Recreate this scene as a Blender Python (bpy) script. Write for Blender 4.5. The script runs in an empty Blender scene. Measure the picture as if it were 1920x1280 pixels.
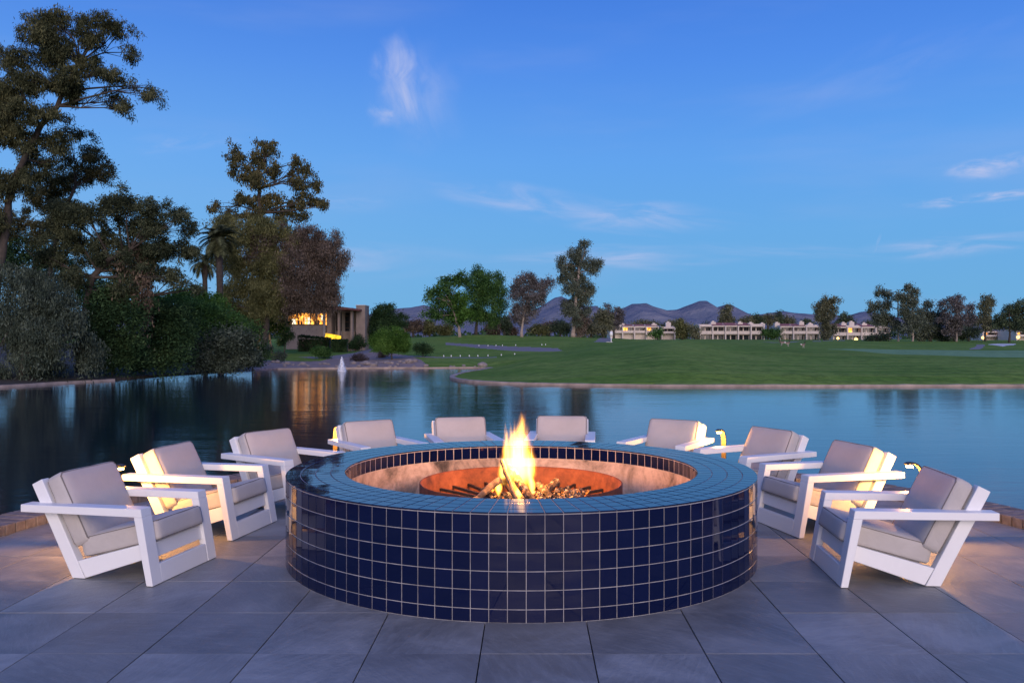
import bpy, bmesh, math, random
import numpy as np
from mathutils import Vector, Matrix
random.seed(7); rng = np.random.default_rng(7)
S = bpy.context.scene
C = S.collection
PI = math.pi
rad = math.radians

# ------------------------------------------------------------------ camera, sky, sun, exposure
F, Y0, CH = 1621.0, 635.6, 1.563           # focal length and horizon of the photograph (1920 px wide), eye height
cam_d = bpy.data.cameras.new('camera'); cam = bpy.data.objects.new('camera', cam_d); C.objects.link(cam)
cam.location = (0, 0, CH); cam.rotation_euler = (rad(90), 0, 0)
cam_d.sensor_width = 36; cam_d.lens = F / 1920 * 36; cam_d.shift_y = -(640 - Y0) / 1920
cam_d.clip_start = .05; cam_d.clip_end = 30000
S.camera = cam
S.view_settings.view_transform = 'Standard'; S.view_settings.look = 'None'
S.view_settings.exposure = 0; S.view_settings.gamma = 1; S.view_settings.use_curve_mapping = False
S.cycles.use_denoising = True
S.cycles.max_bounces = 6; S.cycles.volume_bounces = 0; S.cycles.volume_step_rate = .25
S.cycles.sample_clamp_indirect = 4

W = bpy.data.worlds.new('World'); S.world = W; W.use_nodes = True
nt = W.node_tree; N = nt.nodes; L = nt.links
for n in list(N): N.remove(n)

class NB:
    """small helper to write node trees"""
    def __init__(s, tree): s.t = tree
    def n(s, typ, **kw):
        x = s.t.nodes.new(typ)
        for k, v in kw.items(): setattr(x, k, v)
        return x
    def set(s, sock, v):
        if isinstance(v, bpy.types.NodeSocket): s.t.links.new(v, sock)
        elif v is not None: sock.default_value = v
    def m(s, op, a, b=None, c=None, clamp=False):
        x = s.n('ShaderNodeMath', operation=op, use_clamp=clamp)
        for i, v in enumerate((a, b, c)): s.set(x.inputs[i], v)
        return x.outputs[0]
    def noise(s, vec, scale, detail=3, rough=.55, dist=0):
        x = s.n('ShaderNodeTexNoise'); s.set(x.inputs['Vector'], vec)
        x.inputs['Scale'].default_value = scale; x.inputs['Detail'].default_value = detail
        x.inputs['Roughness'].default_value = rough; x.inputs['Distortion'].default_value = dist
        return x.outputs['Fac']
    def ramp(s, fac, stops):
        x = s.n('ShaderNodeValToRGB'); s.set(x.inputs[0], fac)
        e = x.color_ramp.elements
        while len(e) < len(stops): e.new(.5)
        for el, (p, c) in zip(e, stops):
            el.position = p; el.color = (*c, 1) if len(c) == 3 else c
        return x.outputs[0]
    def mix(s, fac, a, b, mode='MIX'):
        x = s.n('ShaderNodeMix', data_type='RGBA', blend_type=mode)
        s.set(x.inputs[0], fac); s.set(x.inputs[6], a if isinstance(a, bpy.types.NodeSocket) else (*a, 1))
        s.set(x.inputs[7], b if isinstance(b, bpy.types.NodeSocket) else (*b, 1))
        return x.outputs[2]
    def xyz(s, x=0, y=0, z=0):
        c = s.n('ShaderNodeCombineXYZ')
        for i, v in enumerate((x, y, z)): s.set(c.inputs[i], v)
        return c.outputs[0]
    def sep(s, v):
        c = s.n('ShaderNodeSeparateXYZ'); s.set(c.inputs[0], v); return c.outputs
    def mapping(s, vec, scale=(1, 1, 1), rot=(0, 0, 0), loc=(0, 0, 0)):
        c = s.n('ShaderNodeMapping'); s.set(c.inputs[0], vec)
        c.inputs['Scale'].default_value = scale; c.inputs['Rotation'].default_value = rot; c.inputs['Location'].default_value = loc
        return c.outputs[0]
    def smooth(s, v, a, b, lo=0., hi=1.):
        x = s.n('ShaderNodeMapRange', interpolation_type='SMOOTHSTEP')
        s.set(x.inputs[0], v); x.inputs[1].default_value = a; x.inputs[2].default_value = b
        x.inputs[3].default_value = lo; x.inputs[4].default_value = hi
        return x.outputs[0]

b = NB(nt)
tc = b.n('ShaderNodeTexCoord')
sx, sy, sz = b.sep(tc.outputs['Generated'])
SKY = [(0, (.150, .400, .67)), (.05, (.148, .405, .71)), (.12, (.138, .395, .77)), (.20, (.118, .355, .82)),
       (.30, (.080, .262, .79)), (.38, (.056, .200, .71)), (.6, (.035, .14, .58)), (1, (.025, .10, .46))]
base = b.ramp(b.m('MAXIMUM', sz, 0), SKY)
# the afterglow lies behind the photographer: the sky there is paler and warmer, over the whole half
back = b.smooth(sy, .2, -1.0)
low = b.smooth(sz, .75, 0.0)
base = b.mix(b.m('MULTIPLY', b.m('MULTIPLY', back, low), .55), base, (.62, .50, .55))
# the sky is a little paler towards the left, where the veil of cloud is thicker
veil = b.m('MULTIPLY', b.m('MULTIPLY', b.smooth(sx, .25, -.75), b.smooth(sz, .42, .05)), .42)
base = b.mix(veil, base, (.26, .52, .86))
# thin high clouds, placed on the sky itself by direction
ysafe = b.m('MAXIMUM', sy, .05)
u = b.m('DIVIDE', sx, ysafe); v = b.m('DIVIDE', sz, ysafe)
def cloud(cu, cv, au, av, rot, seed, sc, amt):
    du = b.m('SUBTRACT', u, cu); dv = b.m('SUBTRACT', v, cv)
    c, s_ = math.cos(rot), math.sin(rot)
    ru = b.m('DIVIDE', b.m('ADD', b.m('MULTIPLY', du, c), b.m('MULTIPLY', dv, s_)), au)
    rv = b.m('DIVIDE', b.m('SUBTRACT', b.m('MULTIPLY', dv, c), b.m('MULTIPLY', du, s_)), av)
    q = b.xyz(ru, rv, seed)
    wob = b.noise(q, .9, 2); 
    r = b.m('ADD', b.m('SQRT', b.m('ADD', b.m('MULTIPLY', ru, ru), b.m('MULTIPLY', rv, rv))), b.m('MULTIPLY', b.m('SUBTRACT', wob, .5), 1.3))
    mask = b.smooth(r, 1.0, .0)
    tex = b.smooth(b.noise(b.mapping(q, (sc, sc * .8, 1)), 1.0, 6, .58, .6), .30, .82)
    return b.m('MULTIPLY', b.m('MULTIPLY', mask, tex), amt)
def uv(px, py): return ((px - 960) / F, (Y0 - py) / F)
cl = None
for (px, py, au, av, rot, seed, sc, amt) in [
        (748, 125, .036, .042, .25, 3.1, .8, 1.6), (735, 205, .038, .028, .4, 5.1, .8, 1.5), (760, 165, .038, .062, .15, 15.1, .9, 1.2), (790, 180, .065, .07, 0, 9.1, 1.0, .45),
        (1020, 385, .14, .026, -.16, 7.7, 1.4, .8), (1190, 408, .14, .022, -.05, 1.7, 1.6, .8), (900, 360, .07, .012, -.15, 4.2, 2, .25),
        (1840, 318, .065, .016, .10, 2.2, 1.5, 1.3), (1900, 305, .06, .016, .2, 32.2, 1.5, .9), (1765, 380, .045, .010, .10, 6.3, 1.4, 1.1), (1880, 366, .07, .008, .12, 8.3, 1.4, 1.0),
        (1130, 480, .18, .018, 0, 12.4, 1.6, .75), (640, 490, .2, .03, 0, 13.4, 1.6, .6), (1780, 460, .14, .018, .08, 14.4, 1.5, .75), (1645, 455, .003, .016, -.35, 24.4, 1, .9),
        (330, 270, .08, .016, .1, 16.4, 2, .28), (1650, 130, .20, .04, .35, 18.4, 2, .16), (1450, 470, .2, .012, -.04, 19.4, 2, .25),
        (640, 380, .07, .012, 0, 21.4, 2, .25), (950, 520, .10, .01, 0, 22.4, 2, .32)]:
    cu, cv = uv(px, py)
    x = cloud(cu, cv, au, av, rot, seed, sc, amt)
    cl = x if cl is None else b.m('MAXIMUM', cl, x)
cl = b.m('MULTIPLY', cl, b.smooth(sy, .1, .3))
soft = b.smooth(b.noise(b.mapping(tc.outputs['Generated'], (1.2, 1.2, 7)), 2.4, 4, .5), .45, .8)
col = b.mix(b.m('MULTIPLY', soft, .16), base, (.42, .48, .72))
col = b.mix(b.m('MULTIPLY', cl, .95, clamp=True), col, (.50, .55, .80))
# lower hemisphere: dim ground tone
col = b.mix(b.smooth(sz, -.002, -.03), col, (.05, .07, .10))
bg = b.n('ShaderNodeBackground'); L.new(col, bg.inputs[0]); bg.inputs[1].default_value = 1.04
wo = b.n('ShaderNodeOutputWorld'); L.new(bg.outputs[0], wo.inputs[0])
W.cycles.sampling_method = 'MANUAL'; W.cycles.sample_map_resolution = 512

# afterglow of the set sun: a very broad, weak, warm source low behind the photographer
sd = bpy.data.lights.new('sun', 'SUN'); sd.energy = 2.9; sd.angle = rad(50); sd.color = (1, .80, .74)
sun = bpy.data.objects.new('sun', sd); C.objects.link(sun)
sun.rotation_euler = Vector((-.12, 1, -.25)).to_track_quat('-Z', 'Y').to_euler()
sun.location = (0, -5, 6)

# ------------------------------------------------------------------ mesh and object helpers
def at(px, py, d):
    return Vector(((px - 960) * d / F, d, CH + (Y0 - py) * d / F))
def mesh_from(name, verts, faces, mat=None, smooth=False):
    me = bpy.data.meshes.new(name)
    me.from_pydata([tuple(v) for v in verts], [], faces); me.update()
    if mat: me.materials.append(mat)
    if smooth:
        me.polygons.foreach_set('use_smooth', [True] * len(me.polygons))
    return me
def link(name, data, parent=None, loc=None, rot=None):
    o = bpy.data.objects.new(name, data); C.objects.link(o)
    if parent: o.parent = parent
    if loc is not None: o.location = loc
    if rot is not None: o.rotation_euler = rot
    return o
def tag(o, label=None, cat=None, group=None, kind=None):
    if label: o['label'] = label
    if cat: o['category'] = cat
    if group: o['group'] = group
    if kind: o['kind'] = kind
    return o
def thing(name, label, cat, loc=(0, 0, 0), rz=0, group=None):
    o = bpy.data.objects.new(name, None); C.objects.link(o)
    o.location = loc; o.rotation_euler = (0, 0, rz); o.empty_display_size = .1
    return tag(o, label, cat, group)
def copy_tree(o, parent=None):
    c = o.copy(); C.objects.link(c); c.parent = parent
    for ch in list(o.children): copy_tree(ch, c)
    return c

class MB:
    def __init__(s): s.v = []; s.f = []
    def add(s, vs, fs):
        k = len(s.v); s.v += [Vector(q) for q in vs]; s.f += [tuple(i + k for i in f) for f in fs]; return s
    def box(s, x0, x1, y0, y1, z0, z1):
        return s.add([(x0, y0, z0), (x1, y0, z0), (x1, y1, z0), (x0, y1, z0), (x0, y0, z1), (x1, y0, z1), (x1, y1, z1), (x0, y1, z1)],
                     [(3, 2, 1, 0), (4, 5, 6, 7), (0, 1, 5, 4), (1, 2, 6, 5), (2, 3, 7, 6), (3, 0, 4, 7)])
    def prism_x(s, prof, x0, x1):
        n = len(prof)
        ar = sum(prof[i][0] * prof[(i + 1) % n][1] - prof[(i + 1) % n][0] * prof[i][1] for i in range(n))
        if ar < 0: prof = prof[::-1]
        return s.add([(x0, y, z) for y, z in prof] + [(x1, y, z) for y, z in prof],
                     [tuple(reversed(range(n))), tuple(range(n, 2 * n))] + [(i, (i + 1) % n, n + (i + 1) % n, n + i) for i in range(n)])
    def prism_z(s, poly, z0, z1):
        n = len(poly)
        ar = sum(poly[i][0] * poly[(i + 1) % n][1] - poly[(i + 1) % n][0] * poly[i][1] for i in range(n))
        if ar < 0: poly = poly[::-1]
        return s.add([(x, y, z0) for x, y in poly] + [(x, y, z1) for x, y in poly],
                     [tuple(reversed(range(n))), tuple(range(n, 2 * n))] + [(i, (i + 1) % n, n + (i + 1) % n, n + i) for i in range(n)])
    def tube(s, pts, rs, seg=8, caps=True):
        pts = [Vector(p) for p in pts]
        if not isinstance(rs, (list, tuple)): rs = [rs] * len(pts)
        vs = []; fs = []
        up = Vector((0.13, 0.21, 1)).normalized()
        for i, p in enumerate(pts):
            t = (pts[min(i + 1, len(pts) - 1)] - pts[max(i - 1, 0)])
            t = t.normalized() if t.length > 1e-9 else Vector((0, 0, 1))
            a = t.cross(up)
            if a.length < .05: a = t.cross(Vector((1, 0, 0)))
            a.normalize(); bb = t.cross(a)
            for k in range(seg):
                an = 2 * PI * k / seg
                vs.append(p + (a * math.cos(an) + bb * math.sin(an)) * rs[i])
        for i in range(len(pts) - 1):
            for k in range(seg):
                k2 = (k + 1) % seg
                fs.append((i * seg + k, i * seg + k2, (i + 1) * seg + k2, (i + 1) * seg + k))
        if caps:
            fs.append(tuple(reversed(range(seg)))); fs.append(tuple(range((len(pts) - 1) * seg, len(pts) * seg)))
        return s.add(vs, fs)
    def lathe(s, prof, seg=64, close=False, c=(0, 0)):
        vs = []; fs = []; n = len(prof)
        for k in range(seg):
            a = 2 * PI * k / seg
            for r, z in prof: vs.append((c[0] + r * math.cos(a), c[1] + r * math.sin(a), z))
        m = n if close else n - 1
        for k in range(seg):
            k2 = (k + 1) % seg
            for i in range(m):
                j = (i + 1) % n
                fs.append((k * n + i, k2 * n + i, k2 * n + j, k * n + j))
        return s.add(vs, fs)
    def mesh(s, name, mat=None, bevel=0, smooth=False, seg=1, angle=30):
        me = mesh_from(name, s.v, s.f, mat)
        bm = bmesh.new(); bm.from_mesh(me)
        bmesh.ops.recalc_face_normals(bm, faces=bm.faces)
        if bevel:
            es = [e for e in bm.edges if len(e.link_faces) == 2 and e.calc_face_angle(0) > rad(angle)]
            bmesh.ops.bevel(bm, geom=es, offset=bevel, segments=seg, profile=.7, affect='EDGES', clamp_overlap=True)
        bm.to_mesh(me); bm.free()
        if smooth: me.polygons.foreach_set('use_smooth', [True] * len(me.polygons))
        return me
    def build(s, name, mat, parent=None, loc=None, rot=None, **kw):
        return link(name, s.mesh(name, mat, **kw), parent, loc, rot)

# ------------------------------------------------------------------ materials
def mat(name):
    m = bpy.data.materials.new(name); m.use_nodes = True
    t = m.node_tree
    p = t.nodes['Principled BSDF']
    return m, NB(t), p
def bump(b, p, h, strength=.3, dist=.01):
    x = b.n('ShaderNodeBump'); x.inputs['Strength'].default_value = strength; x.inputs['Distance'].default_value = dist
    b.set(x.inputs['Height'], h); b.t.links.new(x.outputs[0], p.inputs['Normal'])
def objc(b): return b.n('ShaderNodeTexCoord').outputs['Object']
def plain(name, c, rough=.6, var=.12, scale=8, metal=0, bmp=0, bd=.003, spec=.5, world=False):
    m, b, p = mat(name)
    vec = b.n('ShaderNodeNewGeometry').outputs['Position'] if world else objc(b)
    n = b.noise(vec, scale, 4, .6)
    lo = tuple(max(0, q * (1 - var)) for q in c); hi = tuple(q * (1 + var) for q in c)
    b.set(p.inputs['Base Color'], b.ramp(n, [(.3, lo), (.7, hi)]))
    p.inputs['Roughness'].default_value = rough; p.inputs['Metallic'].default_value = metal
    p.inputs['Specular IOR Level'].default_value = spec
    if bmp: bump(b, p, b.noise(vec, scale * 4, 5, .6), bmp, bd)
    return m
def emis(name, c, s, var=0, scale=5):
    m, b, p = mat(name)
    p.inputs['Base Color'].default_value = (*[q * .3 for q in c], 1)
    p.inputs['Emission Color'].default_value = (*c, 1)
    if var:
        n = b.noise(objc(b), scale, 2)
        b.set(p.inputs['Emission Strength'], b.m('MULTIPLY', b.smooth(n, .3, .7, 1 - var, 1 + var), s))
    else: p.inputs['Emission Strength'].default_value = s
    return m

M = {}
# paving stone: colour differs from slab to slab, fine streaky grain
m, b, p = mat('slab_stone'); M['slab'] = m
oi = b.n('ShaderNodeObjectInfo').outputs['Random']
pos = b.n('ShaderNodeNewGeometry').outputs['Position']
off = b.n('ShaderNodeVectorMath', operation='ADD'); b.set(off.inputs[0], pos); b.set(off.inputs[1], b.xyz(b.m('MULTIPLY', oi, 37), b.m('MULTIPLY', oi, 91), 0))
n1 = b.noise(off.outputs[0], 2.2, 6, .62, .8)
ang = b.n('ShaderNodeVectorRotate', rotation_type='Z_AXIS'); b.set(ang.inputs['Vector'], off.outputs[0]); b.set(ang.inputs['Angle'], b.m('MULTIPLY', oi, 3))
n2 = b.noise(b.mapping(ang.outputs[0], (3, 16, 3)), 2.0, 5, .65, .4)
c1 = b.ramp(n1, [(.30, (.16, .163, .158)), (.50, (.235, .238, .228)), (.70, (.325, .325, .31))])
c2 = b.mix(b.m('MULTIPLY', b.smooth(n2, .44, .72), .32), c1, (.38, .38, .37))
c3 = b.mix(b.m('MULTIPLY', b.smooth(b.noise(off.outputs[0], 1.3, 4, .65), .48, .70), .5), c2, (.16, .162, .16))
tone = b.smooth(oi, 0, 1, .82, 1.14)
sc = b.n('ShaderNodeVectorMath', operation='SCALE'); b.set(sc.inputs[0], c3); b.set(sc.inputs['Scale'], tone)
b.set(p.inputs['Base Color'], sc.outputs[0])
b.set(p.inputs['Roughness'], b.smooth(n1, .3, .8, .42, .62)); p.inputs['Specular IOR Level'].default_value = .5
bump(b, p, b.m('ADD', b.noise(off.outputs[0], 38, 5, .7), b.m('MULTIPLY', n2, .9)), .45, .008)
M['joint'] = plain('joint_sand', (.05, .048, .045), .9, .2, 20)

m, b, p = mat('cobalt_glaze'); M['tile'] = m
oi = b.n('ShaderNodeObjectInfo').outputs['Random']; n = b.noise(objc(b), 9, 2)
b.set(p.inputs['Base Color'], b.ramp(b.m('ADD', b.m('MULTIPLY', oi, .7), b.m('MULTIPLY', n, .3)), [(0, (.0022, .0052, .030)), (.5, (.0026, .006, .036)), (1, (.0036, .0078, .044))]))
b.set(p.inputs['Roughness'], b.smooth(b.noise(b.n('ShaderNodeNewGeometry').outputs['Position'], 6, 5, .7), .5, .78, .03, .16)); p.inputs['Specular IOR Level'].default_value = .42
bump(b, p, b.noise(objc(b), 14, 3, .5), .06, .002)
M['rtile'] = m
m, b, p = mat('grout'); M['grout'] = m
pos = b.n('ShaderNodeNewGeometry').outputs['Position']
b.set(p.inputs['Base Color'], b.ramp(b.noise(pos, 5, 6, .7), [(.3, (.19, .18, .19)), (.5, (.31, .30, .31)), (.7, (.44, .42, .43))])); p.inputs['Roughness'].default_value = .85
M['plaster'] = plain('sooty_plaster', (.40, .33, .28), .9, .3, 5, bmp=.6, bd=.01)
m, b, p = mat('scorched_render'); M['render'] = m
o_ = objc(b); n = b.noise(o_, 3.2, 6, .65, .5); n3 = b.noise(o_, 26, 4, .6)
cc = b.ramp(n, [(.33, (.055, .050, .048)), (.45, (.33, .27, .23)), (.60, (.58, .48, .42))])
b.set(p.inputs['Base Color'], b.mix(b.m('MULTIPLY', b.smooth(n3, .45, .7), .35), cc, (.20, .17, .15)))
p.inputs['Roughness'].default_value = .9; bump(b, p, n3, .6, .008)

M['white'] = plain('white_powder_coat', (.80, .80, .79), .42, .02, 6)
m, b, p = mat('taupe_canvas'); M['canvas'] = m
o_ = objc(b)
wv = b.n('ShaderNodeTexWave'); b.set(wv.inputs['Vector'], o_); wv.inputs['Scale'].default_value = 130; wv.bands_direction = 'X'
wz = b.n('ShaderNodeTexWave'); b.set(wz.inputs['Vector'], o_); wz.inputs['Scale'].default_value = 130; wz.bands_direction = 'Z'
w_ = b.m('MULTIPLY', wv.outputs['Fac'], wz.outputs['Fac'])
nn = b.noise(o_, 3.5, 4, .6)
b.set(p.inputs['Base Color'], b.mix(b.m('MULTIPLY', w_, .35), b.ramp(nn, [(.3, (.44, .405, .375)), (.7, (.52, .48, .45))]), (.58, .54, .51)))
p.inputs['Roughness'].default_value = .92; p.inputs['Specular IOR Level'].default_value = .2
p.inputs['Sheen Weight'].default_value = .15
bump(b, p, b.m('ADD', b.m('MULTIPLY', w_, .5), b.m('MULTIPLY', b.noise(o_, 6, 3, .5, .8), 9)), .3, .006)
M['piping'] = plain('dark_taupe_piping', (.19, .17, .155), .9, .1, 30)
M['rubber'] = plain('black_rubber', (.02, .02, .02), .7)
M['brick'] = plain('kerb_brick', (.17, .145, .135), .85, .5, 9, bmp=.5, bd=.006, world=True)
M['wallrock'] = plain('retaining_concrete', (.16, .14, .12), .9, .3, 3, bmp=.5, bd=.02)
M['lamp_metal'] = plain('bronze_lamp_metal', (.06, .042, .025), .5, .2, 10, metal=.3)
M['lampglow'] = emis('warm_lamp_diffuser', (1, .60, .20), 40)
m, b, p = mat('rusted_steel'); M['rust'] = m
o_ = objc(b); n = b.noise(o_, 7, 6, .7, .3)
b.set(p.inputs['Base Color'], b.ramp(n, [(.3, (.06, .018, .010)), (.5, (.15, .045, .018)), (.72, (.24, .085, .04))]))
p.inputs['Roughness'].default_value = .75; p.inputs['Metallic'].default_value = .1; bump(b, p, n, .4, .004)
M['iron'] = plain('black_iron', (.03, .024, .02), .7, .3, 12, bmp=.4)
m, b, p = mat('charred_wood'); M['char'] = m
o_ = objc(b); n = b.noise(o_, 22, 5, .65)
b.set(p.inputs['Base Color'], b.ramp(n, [(.35, (.012, .010, .009)), (.55, (.07, .05, .04)), (.72, (.42, .38, .35))])); p.inputs['Roughness'].default_value = .95
bump(b, p, n, .8, .01)
p.inputs['Emission Color'].default_value = (1, .22, .03, 1); b.set(p.inputs['Emission Strength'], b.smooth(b.noise(o_, 15, 3), .55, .68, 0, 5))
M['ash'] = plain('pale_ash', (.15, .13, .12), .95, .5, 22, bmp=.6, bd=.006)
M['birch'] = plain('pale_bark_log', (.20, .14, .09), .85, .5, 16, bmp=.5, bd=.004)

# grass, soil and far ground
def grass(name, a, c, d_, sc):
    m, b, p = mat(name)
    pos = b.n('ShaderNodeNewGeometry').outputs['Position']
    n = b.noise(b.mapping(pos, (1, .5, 1)), sc, 6, .65, .3)
    f = b.noise(pos, sc * 14, 4, .7)
    st = b.noise(b.mapping(pos, (.05, .6, 1), rot=(0, 0, .15)), 1.0, 2)
    cc = b.ramp(n, [(.3, a), (.5, c), (.72, d_)])
    cc = b.mix(b.m('MULTIPLY', b.smooth(st, .42, .6), .6), cc, d_)
    cc = b.mix(b.m('MULTIPLY', b.smooth(f, .4, .65), .5), cc, tuple(q * .55 for q in a))
    b.set(p.inputs['Base Color'], cc); p.inputs['Roughness'].default_value = 1; p.inputs['Specular IOR Level'].default_value = .1
    bump(b, p, b.m('ADD', f, n), .9, .12)
    return m
M['grass'] = grass('fairway_grass', (.082, .165, .020), (.130, .235, .032), (.22, .30, .060), .10)
M['green'] = grass('short_cut_green', (.17, .30, .13), (.20, .34, .155), (.23, .38, .18), .08)
M['path'] = plain('grey_path', (.20, .18, .18), .9, .15, 1, world=True)
M['sand'] = plain('bunker_sand', (.62, .60, .56), .9, .1, 1, world=True)
M['gravel'] = plain('desert_gravel', (.27, .20, .17), .95, .35, 1.2, bmp=.8, bd=.1, world=True)
M['soil'] = plain('dark_soil', (.035, .030, .022), .95, .4, 1, bmp=.8, bd=.1, world=True)
M['rock'] = plain('shore_rock', (.26, .22, .20), .9, .35, 3, bmp=.8, bd=.05)
M['kerb'] = plain('pale_pond_edging', (.34, .27, .23), .9, .3, 1.5, bmp=.5, bd=.03, world=True)
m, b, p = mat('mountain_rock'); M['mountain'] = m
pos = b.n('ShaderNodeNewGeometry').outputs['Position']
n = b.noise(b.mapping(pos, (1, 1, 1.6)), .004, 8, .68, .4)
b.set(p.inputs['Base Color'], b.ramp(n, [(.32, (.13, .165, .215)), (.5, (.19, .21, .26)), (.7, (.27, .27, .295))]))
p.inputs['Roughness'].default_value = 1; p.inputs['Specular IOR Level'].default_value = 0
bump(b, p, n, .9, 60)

# water, slightly rippled
m, b, p = mat('lake_water'); M['water'] = m
pos = b.n('ShaderNodeNewGeometry').outputs['Position']
h1 = b.noise(b.mapping(pos, (.55, 1.7, 1)), 1.1, 3, .5, .4)
h2 = b.noise(b.mapping(pos, (.12, .5, 1), rot=(0, 0, .1)), .9, 3, .5, .5)
h3 = b.noise(b.mapping(pos, (1.5, 3.5, 1)), 2.6, 2, .5)
calm = b.smooth(b.noise(b.mapping(pos, (.02, .06, 1)), 1, 2), .35, .65, .35, 1)
hh = b.m('MULTIPLY', b.m('ADD', b.m('ADD', h1, b.m('MULTIPLY', h2, 1.6)), b.m('MULTIPLY', h3, .3)), calm)
bump(b, p, hh, .45, .028)
p.inputs['Base Color'].default_value = (.001, .012, .030, 1); p.inputs['Roughness'].default_value = .085; p.inputs['Specular Tint'].default_value = (.68, .93, 1, 1)
p.inputs['IOR'].default_value = 1.36; p.inputs['Specular IOR Level'].default_value = .8
m, b, p = mat('fountain_spray'); M['spray'] = m
p.inputs['Base Color'].default_value = (.75, .80, .88, 1); p.inputs['Roughness'].default_value = .4
b.set(p.inputs['Alpha'], b.smooth(b.noise(b.mapping(objc(b), (9, 9, 1.5)), 3, 3), .38, .6, .25, .95))

# foliage
def leafm(name, a, c, trans=.25):
    m = bpy.data.materials.new(name); m.use_nodes = True; t = m.node_tree; b = NB(t)
    for n in list(t.nodes): t.nodes.remove(n)
    g = b.n('ShaderNodeNewGeometry')
    big = b.noise(g.outputs['Position'], .8, 3)
    f = b.m('ADD', b.m('MULTIPLY', g.outputs['Random Per Island'], .55), b.m('MULTIPLY', b.smooth(big, .3, .7), .45))
    col = b.ramp(f, [(.10, tuple(q * .42 for q in a)), (.5, a), (.92, tuple(q * 1.15 for q in c))])
    d = b.n('ShaderNodeBsdfDiffuse'); tr = b.n('ShaderNodeBsdfTranslucent'); mx = b.n('ShaderNodeMixShader'); mx.inputs[0].default_value = trans
    b.set(d.inputs[0], col); b.set(tr.inputs[0], col)
    t.links.new(d.outputs[0], mx.inputs[1]); t.links.new(tr.outputs[0], mx.inputs[2])
    o = b.n('ShaderNodeOutputMaterial'); t.links.new(mx.outputs[0], o.inputs[0])
    return m
M['l_euc'] = leafm('olive_brown_leaves', (0.068, 0.08, 0.042), (0.165, 0.165, 0.08))
M['l_mid'] = leafm('tawny_olive_leaves', (.090, .092, .042), (.185, .160, .072))
M['l_olive'] = leafm('dusky_olive_leaves', (0.058, 0.076, 0.044), (0.135, 0.15, 0.082))
M['l_dark'] = leafm('dark_green_leaves', (0.034, 0.072, 0.032), (0.085, 0.145, 0.058))
M['l_grey'] = leafm('grey_green_leaves', (0.062, 0.086, 0.062), (0.14, 0.175, 0.13))
M['l_green'] = leafm('mid_green_leaves', (0.05, 0.12, 0.035), (0.13, 0.235, 0.07))
M['l_lime'] = leafm('bright_green_leaves', (0.062, 0.144, 0.027), (0.150, 0.275, 0.062))
M['l_brown'] = leafm('reddish_brown_leaves', (0.12, 0.098, 0.078), (0.25, 0.2, 0.16))
M['l_weep'] = leafm('yellow_olive_leaves', (0.13, 0.14, 0.058), (0.25, 0.25, 0.11))
M['l_mauve'] = leafm('mauve_grey_leaves', (0.091, 0.078, 0.081), (0.182, 0.156, 0.156))
M['l_palm'] = leafm('palm_frond_leaves', (0.072, 0.084, 0.042), (0.156, 0.168, 0.084))
M['l_tan'] = leafm('dry_tan_twigs', (0.143, 0.110, 0.083), (0.242, 0.187, 0.132))
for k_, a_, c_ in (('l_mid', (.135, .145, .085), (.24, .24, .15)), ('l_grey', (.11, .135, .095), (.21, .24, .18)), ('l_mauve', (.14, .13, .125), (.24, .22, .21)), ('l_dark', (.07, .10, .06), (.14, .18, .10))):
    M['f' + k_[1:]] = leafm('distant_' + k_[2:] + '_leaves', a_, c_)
M['bark'] = plain('grey_brown_bark', (.055, .045, .037), .95, .35, 4, bmp=.6, bd=.02)
M['pbark'] = plain('pale_bark', (.30, .25, .21), .95, .25, 3, bmp=.4, bd=.02)
# buildings
M['stucco'] = plain('cream_stucco', (.58, .51, .45), .95, .08, .6)
M['tan'] = plain('tan_block_wall', (.27, .22, .19), .95, .12, 1.2)
M['greyw'] = plain('grey_board_wall', (.30, .28, .27), .9, .15, 2)
M['roofred'] = plain('terracotta_roof', (.30, .105, .085), .9, .25, 1.5)
M['roofdark'] = plain('dark_roof_edge', (.045, .035, .032), .7, .2, 2)
M['fascia'] = plain('rust_red_fascia', (.14, .05, .04), .7, .2, 2)
M['glass'] = plain('dark_window_glass', (.02, .025, .03), .08, .3, 1)
M['wood'] = plain('brown_window_frame', (.10, .055, .03), .6, .2, 4)
M['litwin'] = emis('lit_room', (1, .36, .05), 2.4, .8, 1.3)
M['litwhite'] = emis('bright_lit_pane', (1, .86, .62), 1.8, .3, 3)
M['lityel'] = emis('yellow_lit_screen', (1, .56, .03), 1.5, .4, 2)
M['litsmall'] = emis('small_warm_lamp', (1, .62, .2), 3)

# ------------------------------------------------------------------ lake, terrain, mountains
WZ = -.8
def on_water(px, py, z=WZ):
    d = F * (CH - z) / (py - Y0); return Vector(((px - 960) * d / F, d, z))
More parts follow.
